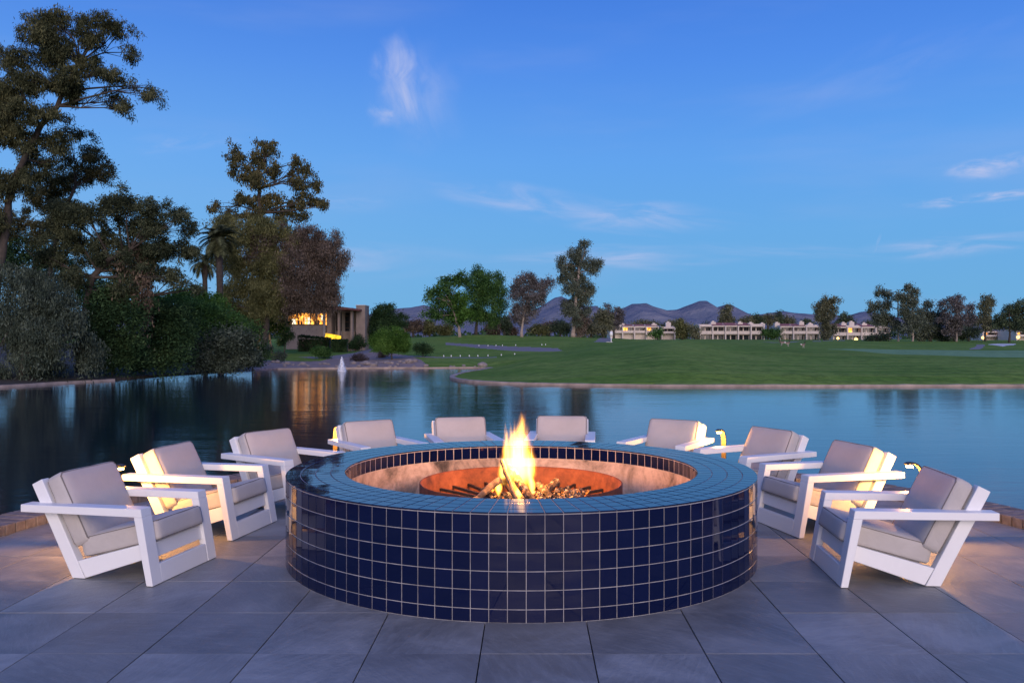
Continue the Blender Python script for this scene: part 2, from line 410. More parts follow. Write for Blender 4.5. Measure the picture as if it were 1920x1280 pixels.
# shore of the lake as seen over the water (pixel of the waterline -> point of the plane)
shore_px = [(-500, 742), (-150, 733), (0, 727), (120, 719), (215, 714), (300, 706), (400, 699), (470, 695), (520, 692.5), (600, 691.5), (700, 690.5),
            (780, 690.5), (860, 690), (905, 690), (918, 691), (905, 694), (870, 699), (848, 705), (842, 709), (852, 713), (880, 716.5), (940, 719.5),
            (1020, 722), (1150, 724.2), (1300, 725), (1600, 725), (1920, 724.5), (2600, 724)]
shore = [on_water(*q) for q in shore_px]
lake = [(-34, -8)] + [(q.x, q.y) for q in shore] + [(60, -8)]
LK = np.array(lake)
def sdf(X, Y):
    """signed distance to the lake edge: negative inside the lake"""
    d = np.full(X.shape, 1e9); ins = np.zeros(X.shape, bool)
    n = len(LK)
    for i in range(n):
        a = LK[i]; c = LK[(i + 1) % n]; e = c - a
        t = np.clip(((X - a[0]) * e[0] + (Y - a[1]) * e[1]) / (e @ e), 0, 1)
        d = np.minimum(d, np.hypot(X - a[0] - t * e[0], Y - a[1] - t * e[1]))
        cond = ((a[1] > Y) != (c[1] > Y))
        xs = a[0] + (Y - a[1]) / (e[1] if abs(e[1]) > 1e-9 else 1e-9) * e[0]
        ins ^= cond & (X < xs)
    return np.where(ins, -d, d)
PROF = {-1500: [(30, -.5), (60, 0), (100, 1), (300, 2), (9000, 2)],
        0: [(40, -.62), (60, -.1), (100, .9), (300, 1.5), (9000, 2)],
        450: [(60, -.62), (75, -.25), (95, .2), (120, 1.0), (300, 1.5), (9000, 2)],
        560: [(70, -.62), (80, -.35), (95, .0), (112, .45), (140, 1.0), (300, 1.5), (9000, 2)],
        660: [(70, -.62), (82, -.35), (95, -.05), (112, .05), (140, .8), (300, 1.5), (9000, 2)],
        760: [(70, -.62), (85, -.1), (100, .35), (120, 1.2), (140, 1.9), (170, 1.4), (300, 1.5), (9000, 2)],
        900: [(70, -.62), (85, -.15), (100, .35), (118, 1.15), (138, 2.25), (170, 1.5), (300, 1.5), (9000, 2)],
        1030: [(44, -.62), (60, -.2), (80, .15), (100, .45), (120, 1.2), (142, 2.15), (170, 1.5), (300, 1.5), (9000, 2)],
        1140: [(43, -.62), (58, .15), (75, .70), (95, .95), (120, 1.1), (145, 1.7), (170, 1.4), (300, 1.5), (9000, 2)],
        1260: [(43, -.62), (52, .15), (64, .90), (80, 1.38), (98, 1.45), (140, .95), (200, 1.15), (300, 1.5), (9000, 2)],
        1400: [(43, -.62), (55, .10), (70, .75), (86, 1.05), (100, .95), (140, .95), (200, 1.15), (300, 1.5), (9000, 2)],
        1560: [(43, -.62), (55, .0), (68, .45), (80, .55), (95, .35), (130, .6), (200, 1.05), (300, 1.5), (9000, 2)],
        1700: [(43, -.62), (52, -.1), (62, .28), (70, .30), (82, .15), (120, .30), (180, .8), (300, 1.5), (9000, 2)],
        1920: [(43, -.62), (52, -.02), (60, .22), (70, .10), (82, .10), (120, .25), (180, .7), (300, 1.5), (9000, 2)],
        3500: [(43, -.62), (60, .2), (82, .10), (120, .25), (180, .7), (300, 1.5), (9000, 2)]}
pk = sorted(PROF)
def land(px, d):
    """height of the land for a bearing (as a pixel column) and a distance"""
    rows = np.array([np.interp(d, [q[0] for q in PROF[k]], [q[1] for q in PROF[k]]) for k in pk])
    pc = np.clip(px, pk[0], pk[-1])
    j = np.clip(np.searchsorted(pk, pc, 'right') - 1, 0, len(pk) - 2)
    ka = np.array(pk)[j]; kb = np.array(pk)[j + 1]
    t = (pc - ka) / (kb - ka); t = t * t * (3 - 2 * t)
    idx = np.arange(d.size)
    return rows[j, idx] * (1 - t) + rows[j + 1, idx] * t
def smoothrows(Z, k):
    ker = np.ones(k) / k
    P_ = np.pad(Z, ((k // 2, k // 2), (0, 0)), mode='edge')
    return np.apply_along_axis(lambda c: np.convolve(c, ker, 'valid'), 0, P_)
cols = np.concatenate([np.linspace(-5200, -160, 60), np.arange(-150, 2080, 3.2), np.linspace(2090, 7000, 60)])
ds = np.concatenate([np.linspace(26, 42, 12), np.linspace(42.6, 100, 105), np.linspace(101, 190, 70), np.geomspace(194, 9000, 60)])
PX, DD = np.meshgrid(cols, ds)
XX = (PX - 960) * DD / F; YY = DD.copy()
ZL = land(PX.ravel(), DD.ravel()).reshape(PX.shape); ZL = smoothrows(ZL, 9)
ZL = ZL + .06 * np.sin(XX * .21 + YY * .11) + .05 * np.sin(XX * .09 - YY * .17 + 1)
SD = sdf(XX.ravel(), YY.ravel()).reshape(XX.shape)
f_ = np.clip((SD + .6) / 4.5, 0, 1); f_ = f_ * f_ * (3 - 2 * f_)
ZZ = np.where(SD < -.6, -2.2, np.where(SD < 0.12, -1.6, -.73 * (1 - f_) + np.maximum(ZL, -.70) * f_))
def ground_z(px, d):
    j = np.abs(cols - px).argmin(); return float(np.interp(d, ds, ZZ[:, j]))
# surfaces other than rough grass: bounded by outlines on the ground (bearing / depth as seen)
SY = Y0 + F * (CH - ZZ) / DD                      # where each grid point is seen
def inpoly(poly, X, Y):
    ins = np.zeros(X.shape, bool)
    for i in range(len(poly)):
        a = poly[i]; c = poly[(i + 1) % len(poly)]
        cond = ((a[1] > Y) != (c[1] > Y)); dy = c[1] - a[1] if c[1] != a[1] else 1e-9
        ins ^= cond & (X < a[0] + (Y - a[1]) / dy * (c[0] - a[0]))
    return ins
cx = (PX[:-1, :-1] + PX[1:, 1:]) / 2; cy = (SY[:-1, :-1] + SY[1:, 1:]) / 2; cd = (DD[:-1, :-1] + DD[1:, 1:]) / 2
own = np.zeros(cx.shape, int)
GX = lambda s: [(F * x / d + 960, d) for x, d in s]
def region(i, poly, m=None):
    r = inpoly(poly, cx, cd if m == 'd' else cy)
    if m != 'd': r &= (cd < 280)
    own[r & (own == 0)] = i
region(1, [(1545, 82), (1640, 78), (1760, 72.5), (1930, 71), (2300, 71), (2300, 104), (1930, 104), (1760, 106), (1640, 104), (1540, 100)], 'd')      # green
region(2, [(1855, 150), (1880, 138), (1900, 150), (1906, 168), (1870, 172), (1852, 165)], 'd')                                              # bunker
region(3, [(1816, 112), (1838, 112), (1848, 150), (1842, 165), (1832, 160), (1830, 140)], 'd')                                               # cart path
region(3, [(1385, 190), (1450, 150), (1530, 195), (1620, 250), (1620, 262), (1530, 205), (1450, 158)], 'd')
region(3, [(835, 112), (900, 103), (960, 97), (1010, 93), (1055, 93), (1045, 101), (1000, 104), (960, 106), (900, 112), (835, 119)], 'd')
region(3, [(1112, 118), (1142, 118), (1150, 150), (1125, 150)], 'd')
region(3, [(590, 84), (640, 85), (690, 94), (700, 108), (690, 112), (665, 96), (620, 89), (560, 87)], 'd')
region(3, [(760, 84), (830, 81.5), (930, 82), (930, 83.4), (830, 83.2), (760, 86)], 'd')
region(4, [(450, 60), (760, 60), (800, 71), (790, 78), (770, 85), (700, 96), (640, 90), (600, 80), (505, 79), (450, 72)], 'd')           # gravel
region(5, [(-5000, 20), (420, 20), (490, 66), (470, 130), (-5000, 130)], 'd')                                                              # soil under trees
names = {0: ('ground', 'grass'), 1: ('putting_green', 'green'), 2: ('sand_bunker', 'sand'), 3: ('cart_path', 'path'), 4: ('gravel_bank', 'gravel'), 5: ('soil_bank', 'soil')}
R_, K_ = PX.shape
allv = np.stack([XX, YY, ZZ], -1).reshape(-1, 3)
I, J = np.meshgrid(np.arange(R_ - 1), np.arange(K_ - 1), indexing='ij')
quads = np.stack([I * K_ + J, I * K_ + J + 1, (I + 1) * K_ + J + 1, (I + 1) * K_ + J], -1).reshape(-1, 4)
def np_mesh(name, v, f, m, smooth=True, k=4):
    me = bpy.data.meshes.new(name)
    me.vertices.add(len(v)); me.vertices.foreach_set('co', np.ascontiguousarray(v, dtype=np.float32).ravel())
    me.loops.add(f.size); me.loops.foreach_set('vertex_index', np.ascontiguousarray(f, dtype=np.int32).ravel())
    me.polygons.add(len(f)); me.polygons.foreach_set('loop_start', np.arange(0, f.size, k, dtype=np.int32))
    try: me.polygons.foreach_set('loop_total', np.full(len(f), k, dtype=np.int32))
    except Exception: pass
    me.polygons.foreach_set('use_smooth', np.full(len(f), smooth))
    me.materials.append(m); me.update(calc_edges=True); me.validate()
    return me
for i, (nm, mk) in names.items():
    q = quads[own.ravel() == i]
    used, inv = np.unique(q, return_inverse=True)
    tag(link(nm, np_mesh(nm, allv[used], inv.reshape(-1, 4), M[mk])), kind='structure')
# ground behind and beside the photographer, out of frame
MB().box(-3000, 3000, -3000, -9, -1.2, -.9).build('ground_behind', M['grass'])['kind'] = 'structure'
# lake
wm = MB().add([(-700, -8.9, WZ), (700, -8.9, WZ), (700, 110, WZ), (-700, 110, WZ)], [(0, 1, 2, 3)])
tag(wm.build('water', M['water']), kind='structure')

# edging round the lake
def ribbon(name, pts, w, z0, z1, m, lab, cat, jit=.012):
    mb = MB(); n = len(pts); L_ = []; R2 = []
    for i, p in enumerate(pts):
        t = (pts[min(i + 1, n - 1)] - pts[max(0, i - 1)]); t.z = 0; t.normalize(); nn = Vector((-t.y, t.x, 0))
        w2 = w * random.uniform(.85, 1.15); zz = z1 + random.uniform(-jit, jit)
        L_.append((p - nn * .03, zz)); R2.append((p + nn * w2, zz))
    vs = []
    for (a, za), (c, zc) in zip(L_, R2): vs += [(a.x, a.y, z0), (a.x, a.y, za), (c.x, c.y, zc), (c.x, c.y, z0)]
    fs = []
    for i in range(n - 1):
        for k in range(3): fs.append((i * 4 + k, i * 4 + k + 1, i * 4 + 5 + k, i * 4 + 4 + k))
    mb.add(vs, fs)
    return tag(mb.build(name, m), lab, cat)
def dense(pts, step=.6):
    out = []
    for a, c in zip(pts[:-1], pts[1:]):
        k = max(1, int((c - a).length / step))
        for i in range(k): out.append(a.lerp(c, i / k))
    return out + [pts[-1]]
def smoothed(pts):
    for _ in range(2):
        o = [pts[0]]
        for a, c in zip(pts[:-1], pts[1:]): o += [a.lerp(c, .25), a.lerp(c, .75)]
        pts = o + [pts[-1]]
    return pts
ribbon('shore_edging', dense(smoothed(shore[14:]), .5), .30, -1.4, -.69, M['kerb'], 'pale stone edging strip along the golf lawn point at the water', 'edging')
ribbon('shore_edging', dense(smoothed(shore[0:5]), .5), .28, -1.4, -.69, M['kerb'], 'pale stone edging strip below the dark trees on the left bank', 'edging')
ribbon('shore_edging', dense(smoothed(shore[8:15]), .5), .35, -1.4, -.70, M['kerb'], 'low stone edging strip along the gravel bank before the pavilion', 'edging')

# mountains: ridges with their own depth
def mountain(name, ridge, d, depth, seed, lab):
    pxs = np.arange(ridge[0][0], ridge[-1][0] + 1, 3.0)
    hy = np.interp(pxs, [r[0] for r in ridge], [r[1] for r in ridge])
    r2 = np.random.default_rng(seed)
    nz = np.zeros_like(pxs)
    for o in range(1, 7):
        k = int(len(pxs) / (34 / 2 ** (o - 1))) + 2
        nz += np.interp(np.linspace(0, 1, len(pxs)), np.linspace(0, 1, k), r2.normal(0, 1.6 / 1.75 ** o, k))
    hy = hy + nz; rows = 26
    V = []
    spur = [np.interp(np.linspace(0, 1, len(pxs)), np.linspace(0, 1, 60), r2.normal(0, 1, 60)) for _ in range(rows)]
    acc = np.zeros_like(pxs)
    for i in range(rows):
        t = i / (rows - 1); dd = d - depth * t
        acc = acc * .8 + spur[i] * .4
        top = (Y0 - hy) * d / F + CH
        z = top * (1 - t) ** 1.25 * (1 + .16 * acc * math.sin(PI * min(1, t * 1.4 + .02)) * (t > 0))
        for p_, zz in zip(pxs, z): V.append(((p_ - 960) * d / F, dd, zz - (3 if i == rows - 1 else 0)))
    k = len(pxs)
    fs = np.array([(i * k + j, i * k + j + 1, (i + 1) * k + j + 1, (i + 1) * k + j) for i in range(rows - 1) for j in range(k - 1)])
    V = np.array(V)
    # far flank so that the ridge is a closed slope
    backrow = V[:k].copy(); backrow[:, 1] += depth * .6; backrow[:, 2] = -3
    V = np.concatenate([V, backrow]); b0 = rows * k
    fs = np.concatenate([fs, np.array([(b0 + j, b0 + j + 1, j + 1, j) for j in range(k - 1)])])
    o = link(name, np_mesh(name, V, fs, M['mountain'])); tag(o, kind='structure')
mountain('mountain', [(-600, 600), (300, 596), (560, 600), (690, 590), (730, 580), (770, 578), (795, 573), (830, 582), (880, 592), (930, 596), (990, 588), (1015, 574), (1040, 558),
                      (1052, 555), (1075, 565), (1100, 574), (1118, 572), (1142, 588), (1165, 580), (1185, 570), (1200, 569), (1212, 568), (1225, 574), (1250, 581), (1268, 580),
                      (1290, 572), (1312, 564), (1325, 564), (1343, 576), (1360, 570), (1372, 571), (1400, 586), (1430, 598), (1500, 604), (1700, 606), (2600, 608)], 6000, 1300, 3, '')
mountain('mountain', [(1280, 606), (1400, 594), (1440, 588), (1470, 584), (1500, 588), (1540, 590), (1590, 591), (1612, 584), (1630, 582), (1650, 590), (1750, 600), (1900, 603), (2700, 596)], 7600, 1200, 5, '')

# ------------------------------------------------------------------ trees
def leaves(centers, size, aspect, droop, r_):
    """one diamond per leaf round the given centres, as arrays"""
    n = len(centers)
    th = r_.uniform(0, 2 * PI, n); el = r_.normal(0, .6, n) - droop
    el = np.clip(el, -1.5, 1.3)
    a = np.stack([np.cos(th) * np.cos(el), np.sin(th) * np.cos(el), np.sin(el)], -1)
    r0 = r_.normal(size=(n, 3)); w = np.cross(a, r0); w /= np.linalg.norm(w, axis=1, keepdims=True) + 1e-9
    s = size * r_.uniform(.6, 1.3, (n, 1))
    A = centers + a * s; B = centers - a * s * .1
    mid = centers + a * s * .42
    Lf = mid + w * s * aspect; Rt = mid - w * s * aspect
    v = np.stack([B, Lf, A, Rt], 1).reshape(-1, 3)
    return v, np.arange(n * 4).reshape(-1, 4)
def crown_mesh(name, blobs, m, leaf, aspect, droop, cover, seed, clump=.33, hang=0, tight=.8):
    r_ = np.random.default_rng(seed); cs = []; ctr = []
    for (c, rx, ry, rz) in blobs:
        area = PI * rx * rz
        n = int(2.3 * cover * area / (leaf * leaf * aspect * .9)); n = max(n, 60)
        cl_r = max(leaf * 1.3, clump * (rx * rz) ** .5)
        nc = max(5, int(2.2 * (rx * ry * rz) / cl_r ** 3 * .55)); nc = min(nc, n // 8 + 4)
        u = r_.normal(size=(nc, 3)); u /= np.linalg.norm(u, axis=1, keepdims=True)
        rr = r_.uniform(.25, 1.05, (nc, 1)) ** .6
        cc = np.array(c) + u * rr * np.array([rx, ry, rz]) * .92
        ctr.append(cc)
        wgt = r_.uniform(.35, 1, nc) ** 1.1; wgt /= wgt.sum()
        k = r_.choice(nc, n, p=wgt)
        off = r_.normal(size=(n, 3)) * cl_r * np.array([tight, tight, tight * .92])
        pts = cc[k] + off
        if hang: pts[:, 2] -= np.abs(r_.exponential(hang, n)) * (r_.uniform(size=n) < .5)
        cs.append(pts)
    P_ = np.concatenate(cs)
    v, f = leaves(P_, leaf, aspect, droop, r_)
    return np_mesh(name, v, f, m, smooth=False), np.concatenate(ctr)
TREE_N = [0]
def tree(name, label, cat, d, trunk, blobs, leafmat='l_dark', leaf=.22, aspect=.16, droop=.4, cover=2.2, group=None, bark='bark', r0=.22, hang=0,
         clump=.33, deep=.8, extra=None, limbs=True, twigs=3, zbase=None, tight=.8):
    """trunk: pixel points from the foot upward; blobs: (px, py, rx, ry) in pixels, all at distance d"""
    TREE_N[0] += 1; seed = 100 + TREE_N[0]; r_ = random.Random(seed)
    foot = at(trunk[0][0], trunk[0][1], d)
    if zbase is not None: foot.z = zbase
    else: foot.z = ground_z(trunk[0][0], d) - .1
    t = thing(name, label, cat, tuple(foot), 0, group)
    s = d / F
    W_ = [foot] + [at(x, y, d) for x, y in trunk[1:]]
    W_ = [w + Vector((0, r_.uniform(-.2, .2) * (i > 0), 0)) for i, w in enumerate(W_)]
    B = []
    wid = max(abs(q[0] - trunk[0][0]) + q[2] for q in blobs) * s
    def ragged(bl):
        o_ = list(bl)
        for (x, y, rx, ry) in bl:
            for _ in range(3):
                a = r_.uniform(0, 2 * PI); k = r_.uniform(.22, .45); q = r_.uniform(.75, 1.12)
                o_.append((x + rx * math.cos(a) * q, y + ry * math.sin(a) * q, rx * k, ry * k * r_.uniform(.7, 1.1)))
        return o_
    main = set(blobs)
    for (x, y, rx, ry) in ragged([(x, y, rx * .9, ry * .9) for (x, y, rx, ry) in blobs]):
        c = at(x, y, d); c.y += r_.uniform(-1, 1) * deep * min(wid, 4) * .45
        B.append((c, rx * s, (rx + ry) * .5 * s * 1.05, ry * s))
    mb = MB()
    rel = [w - foot for w in W_]
    tot = max(1, len(rel) - 1)
    rs = [r0 * (1 - .55 * i / tot) for i in range(len(rel))]; rs[0] *= 1.25
    fine = []; fr = []
    for i in range(len(rel) - 1):
        for k in range(3):
            q = rel[i].lerp(rel[i + 1], k / 3); fine.append(q + Vector((r_.uniform(-.3, .3) * r0, r_.uniform(-.3, .3) * r0, 0)) * (k > 0)); fr.append(rs[i] + (rs[i + 1] - rs[i]) * k / 3)
    fine.append(rel[-1]); fr.append(rs[-1])
    mb.tube(fine, fr, 8)
    me, ctr = crown_mesh('crown', [(c - foot, a, bb, cc) for c, a, bb, cc in B], M[leafmat], leaf, aspect, droop, cover, seed, clump, hang, tight)
    if limbs:
        for (c, a, bb, cc) in B[:len(blobs)]:
            c = c - foot
            cand = [(i, q) for i, q in enumerate(fine) if q.z < c.z + .2 and i > len(fine) * .25] or [(len(fine) - 1, fine[-1])]
            i, st = min(cand, key=lambda iq: (iq[1] - c).length)
            md = st.lerp(c, .5) + Vector((r_.uniform(-.15, .15), r_.uniform(-.15, .15), r_.uniform(-.05, .12))) * (c - st).length
            rr = fr[i] * .55
            mb.tube([st, st.lerp(md, .5) + Vector((0, 0, .02)), md, c], [rr, rr * .75, rr * .5, rr * .22], 6, caps=False)
            near = sorted(ctr, key=lambda q: (q - np.array(c)) @ (q - np.array(c)))[:40]
            for q in r_.sample(near, min(twigs, len(near))):
                q = Vector(q); mb.tube([md, md.lerp(q, .5) + Vector((0, 0, .05 * (q - md).length)), q], [rr * .35, rr * .22, rr * .08], 4, caps=False)
    link('trunk', mb.mesh('trunk', M[bark], smooth=True), t)
    link('crown', me, t)
    if extra:
        for k, (eb, em, el, ed, eh) in enumerate(extra):
            EB = [(at(x, y, d) - foot + Vector((0, r_.uniform(-.6, .6), 0)), rx * s, (rx + ry) * .5 * s, ry * s) for (x, y, rx, ry) in ragged(eb)]
            me2, _ = crown_mesh('crown', EB, M[em], el, aspect, ed, cover, seed + 500 + k, clump, eh)
            tag(link('crown', me2, t), {'l_brown': 'reddish brown foliage', 'l_weep': 'yellow olive hanging foliage', 'l_lime': 'bright green foliage', 'l_tan': 'dry tan hanging twigs', 'l_green': 'mid green foliage', 'l_mid': 'tawny foliage'}[em])
    return t
def shrub(name, label, d, blobs, leafmat='l_dark', leaf=.16, cover=2.6, group=None, cat='shrub', hang=0, aspect=.2, zlow=None):
    x0 = sum(q[0] for q in blobs) / len(blobs); y1 = max(q[1] + q[3] for q in blobs)
    return tree(name, label, cat, d, [(x0, y1), (x0, (y1 + blobs[0][1]) / 2)], blobs, leafmat, leaf, aspect, .1, cover, group, 'bark', .05, hang, .4, .6, twigs=2, zbase=zlow)

# --- left bank
tree('eucalyptus_tree', 'tallest eucalyptus at the left edge, dark trunk leaning in from the frame side', 'tree', 48,
     [(-30, 700), (-14, 600), (0, 480), (12, 380), (30, 330), (75, 235), (110, 200), (150, 120)],
     [(78, 30, 22, 28), (100, 58, 26, 24), (150, 35, 14, 16), (128, 45, 22, 18), (205, 62, 32, 24), (232, 68, 22, 20), (240, 92, 16, 15), (170, 75, 26, 24), (50, 118, 34, 24), (90, 105, 36, 30),
      (132, 105, 32, 28), (172, 130, 34, 24), (222, 150, 26, 20), (205, 182, 22, 15), (238, 205, 14, 18), (275, 168, 16, 14), (288, 182, 13, 16), (5, 350, 40, 36), (40, 340, 34, 30), (-10, 410, 30, 40), (50, 265, 36, 26), (110, 150, 36, 26), (150, 155, 30, 22), (75, 75, 26, 26), (108, 85, 28, 22),
      (30, 165, 40, 30), (80, 165, 36, 28), (8, 195, 36, 30), (60, 210, 34, 24), (15, 245, 36, 30), (100, 225, 24, 20), (95, 262, 34, 30), (40, 290, 24, 26), (70, 300, 26, 24), (140, 180, 20, 16), (-40, 200, 50, 80), (-60, 80, 40, 50), (3, 100, 8, 14)],
     'l_euc', .17, .13, .95, 1.9, r0=.26, clump=.19, twigs=5, tight=.62)
tree('eucalyptus_tree', 'tawny tree whose crown shows just under the tall leaning eucalyptus on the left', 'tree', 55,
     [(70, 700), (85, 560), (110, 430), (140, 350)],
     [(150, 255, 20, 14), (165, 285, 30, 22), (185, 320, 30, 18), (140, 320, 30, 26), (100, 345, 40, 26), (60, 370, 40, 26), (120, 390, 40, 24), (20, 420, 34, 30), (70, 430, 40, 24)],
     'l_mid', .18, .14, .7, 2.0, r0=.2, clump=.2, twigs=5, tight=.64)
tree('spreading_tree', 'broad spreading tree on the left bank with a slanting bare limb over the shrubs', 'tree', 51,
     [(150, 700), (158, 600), (172, 520), (205, 485), (245, 470)],
     [(195, 375, 34, 18), (235, 382, 34, 24), (175, 405, 40, 24), (285, 395, 30, 22), (318, 398, 24, 20), (245, 425, 44, 26), (300, 432, 36, 26), (340, 425, 20, 16), (358, 412, 12, 9), (190, 445, 34, 24),
      (130, 455, 34, 30), (325, 465, 32, 18), (350, 478, 16, 14), (280, 472, 34, 24), (300, 510, 30, 18), (335, 525, 24, 12), (352, 540, 14, 9), (120, 400, 36, 26), (85, 480, 34, 26), (215, 500, 34, 24), (240, 540, 34, 30), (170, 480, 36, 26), (235, 465, 40, 22), (150, 525, 34, 28), (265, 500, 34, 24), (300, 470, 34, 24), (110, 430, 30, 22)],
     'l_olive', .17, .15, .55, 2.1, r0=.26, clump=.2, twigs=5, tight=.66, extra=[([(262, 540, 16, 46), (258, 500, 18, 30)], 'l_tan', .22, 1.3, .5)])
tree('weeping_tree', 'grey green weeping tree trailing down to the water at the lower left', 'tree', 47,
     [(40, 708), (45, 640), (60, 560)],
     [(20, 520, 46, 30), (75, 530, 40, 30), (120, 560, 40, 30), (50, 580, 60, 36), (120, 620, 46, 40), (30, 640, 56, 40), (90, 665, 46, 28), (155, 655, 32, 34), (10, 690, 46, 18), (150, 600, 30, 30), (-60, 600, 60, 70), (110, 585, 30, 26), (85, 610, 44, 30), (60, 690, 40, 14)],
     'l_grey', .18, .14, 1.0, 2.2, r0=.16, clump=.2, tight=.7, hang=.35, twigs=2)
shrub('shrub', 'dark shrub mass in the gap right of the grey weeping tree', 51, [(200, 600, 46, 60), (230, 660, 46, 40), (190, 680, 36, 28), (250, 590, 40, 40), (215, 560, 36, 30), (180, 630, 34, 34)], 'l_dark', .18, 2.4)
shrub('shrub', 'dark green rounded shrub over the water below the slanting limb', 54, [(300, 625, 50, 46), (270, 660, 40, 36), (325, 665, 48, 34), (290, 590, 36, 26), (340, 610, 40, 40)], 'l_dark', .18, 2.4)
shrub('shrub', 'widest green shrub mound on the left bank, sunk behind the dark ones', 60, [(345, 580, 50, 28), (385, 600, 50, 36), (400, 640, 46, 40), (420, 600, 30, 24), (310, 575, 40, 24), (450, 620, 30, 28)], 'l_green', .18, 2.4)
shrub('shrub', 'light green shrub top below the two palms', 66, [(330, 556, 34, 14), (370, 560, 40, 18), (400, 572, 36, 16), (300, 562, 24, 14)], 'l_lime', .18, 2.2, zlow=.4)
shrub('shrub', 'dark shrub with bluish foot at the right tip of the left bank', 57, [(405, 655, 44, 36), (445, 650, 38, 34), (462, 672, 24, 18), (380, 680, 36, 16), (430, 684, 32, 12)], 'l_grey', .18, 2.2)
shrub('shrub', 'low dark shrub trailing into the water beside the gravel bank', 61, [(468, 640, 22, 26), (478, 665, 18, 20)], 'l_dark', .18, 2.2)
tree('dark_tree', 'dark tree filling the gap behind the grey weeping tree at the far left', 'tree', 62, [(60, 700), (60, 560), (62, 480)],
     [(10, 450, 40, 30), (60, 470, 40, 30), (110, 500, 36, 30), (20, 500, 40, 30), (70, 530, 40, 30), (150, 540, 36, 36), (-50, 480, 50, 50), (180, 580, 30, 36)], 'l_dark', .24, .16, .5, 1.6, r0=.2, clump=.3)
# --- centre left
tree('eucalyptus_tree', 'tall loose eucalyptus with two open peaks behind the pavilion', 'tree', 92,
     [(480, 650), (484, 560), (494, 470), (490, 400), (480, 330)],
     [(438, 285, 12, 18), (452, 302, 14, 12), (440, 320, 8, 12), (488, 272, 17, 17), (508, 275, 9, 14), (478, 300, 19, 19), (508, 312, 16, 18), (462, 332, 22, 17), (492, 342, 22, 20), (452, 368, 20, 15),
      (480, 378, 26, 18), (515, 372, 18, 16), (556, 302, 10, 20), (548, 330, 12, 16), (572, 322, 12, 14), (565, 350, 18, 16), (592, 345, 12, 14), (585, 372, 20, 13), (603, 380, 10, 9), (550, 380, 20, 16), (530, 400, 22, 14), (470, 405, 30, 14), (404, 390, 11, 12), (425, 400, 14, 18)],
     'l_mid', .26, .20, 1.1, 1.9, r0=.38, clump=.2, twigs=5, tight=.6, extra=[([(560, 405, 16, 8)], 'l_mid', .27, .9, 0)])
tree('weeping_tree', 'huge rounded weeping tree, olive left half and reddish brown right half, beside the pavilion', 'tree', 88,
     [(497, 640), (498, 580), (505, 500), (508, 450)],
     [(425, 420, 26, 24), (455, 440, 34, 28), (500, 425, 36, 22), (540, 440, 30, 20), (430, 480, 32, 36), (470, 520, 46, 44), (440, 545, 26, 26), (512, 545, 36, 28), (480, 560, 30, 20), (520, 490, 40, 34), (450, 580, 26, 20), (485, 582, 26, 16), (522, 574, 22, 14), (430, 570, 18, 24), (404, 450, 14, 20)],
     'l_weep', .24, .12, 1.2, 2.2, r0=.35, clump=.2, tight=.7, hang=.5, twigs=2,
     extra=[([(492, 440, 28, 24), (560, 455, 34, 24), (595, 460, 28, 20), (620, 470, 20, 22), (636, 485, 12, 10), (560, 495, 44, 30), (610, 505, 30, 26), (590, 535, 38, 28), (615, 545, 20, 14), (545, 540, 30, 26), (480, 470, 30, 22), (575, 560, 24, 14), (625, 452, 12, 10), (640, 492, 9, 9), (606, 562, 18, 14), (618, 530, 16, 14), (545, 575, 24, 12), (604, 438, 12, 8), (560, 432, 16, 10), (648, 476, 7, 8), (632, 440, 7, 6), (585, 426, 9, 6), (628, 556, 9, 12), (590, 580, 14, 10), (515, 425, 16, 10)], 'l_brown', .24, 1.0, .4)])
def palm(label, d, foot_px, top, R, n=46):
    foot = at(foot_px[0], foot_px[1], d); foot.z = ground_z(foot_px[0], d) - .1
    t = thing('palm_tree', label, 'palm tree', tuple(foot))
    tp = at(top[0], top[1], d) - foot; mb = MB()
    pts = [Vector((0, 0, 0)).lerp(tp, k / 10) for k in range(11)]
    mb.tube(pts, [.30 + .02 * (k % 2) + (.14 if k == 9 else .1 if k == 10 else 0) for k in range(11)], 10)
    link('trunk', mb.mesh('trunk', M['bark'], smooth=False), t)
    r_ = random.Random(int(d)); V = []; Fc = []
    for k in range(n):
        az = 2 * PI * k * .618 + r_.uniform(-.2, .2); e0 = r_.choice([1.25, .95, .7, .45, .2, -.15, -.45]) + r_.uniform(-.12, .12)
        Lr = R * r_.uniform(.85, 1.1); p = tp.copy(); e = e0; K = 16
        for i in range(K):
            st = Lr / K; dr = Vector((math.cos(az) * math.cos(e), math.sin(az) * math.cos(e), math.sin(e)))
            q = p + dr * st; side = dr.cross(Vector((0, 0, 1))); side = side.normalized() if side.length > .05 else Vector((1, 0, 0))
            wl = .62 * math.sin(PI * min(1, (i + 1.5) / (K + 1))) * R / 3
            b0 = len(V); V += [p, p + dr * .05, q]; V += []
            for sg in (-1, 1):
                for h_ in (0, .5):
                    bp = p.lerp(q, h_); tip = bp + side * sg * wl + dr * wl * .55 + Vector((0, 0, -.22 * wl))
                    c = len(V); V += [bp, bp + dr * .10, tip]; Fc.append((c, c + 1, c + 2))
            c = len(V); V += [p + side * .025, p - side * .025, q - side * .02]; Fc.append((c, c + 1, c + 2))
            p = q; e -= (.055 + .05 * i / K) * (1.4 if e > -1.2 else 0)
    fa = np.array(Fc); link('crown', np_mesh('crown', np.array([tuple(v) for v in V]), fa, M['l_palm'], smooth=False, k=3), t)
palm('taller nearer palm tree against the olive weeping tree', 80, (414, 600), (411, 448), 2.7)
palm('smaller farther palm tree showing against the sky at left', 105, (385, 600), (384, 492), 2.6, 40)
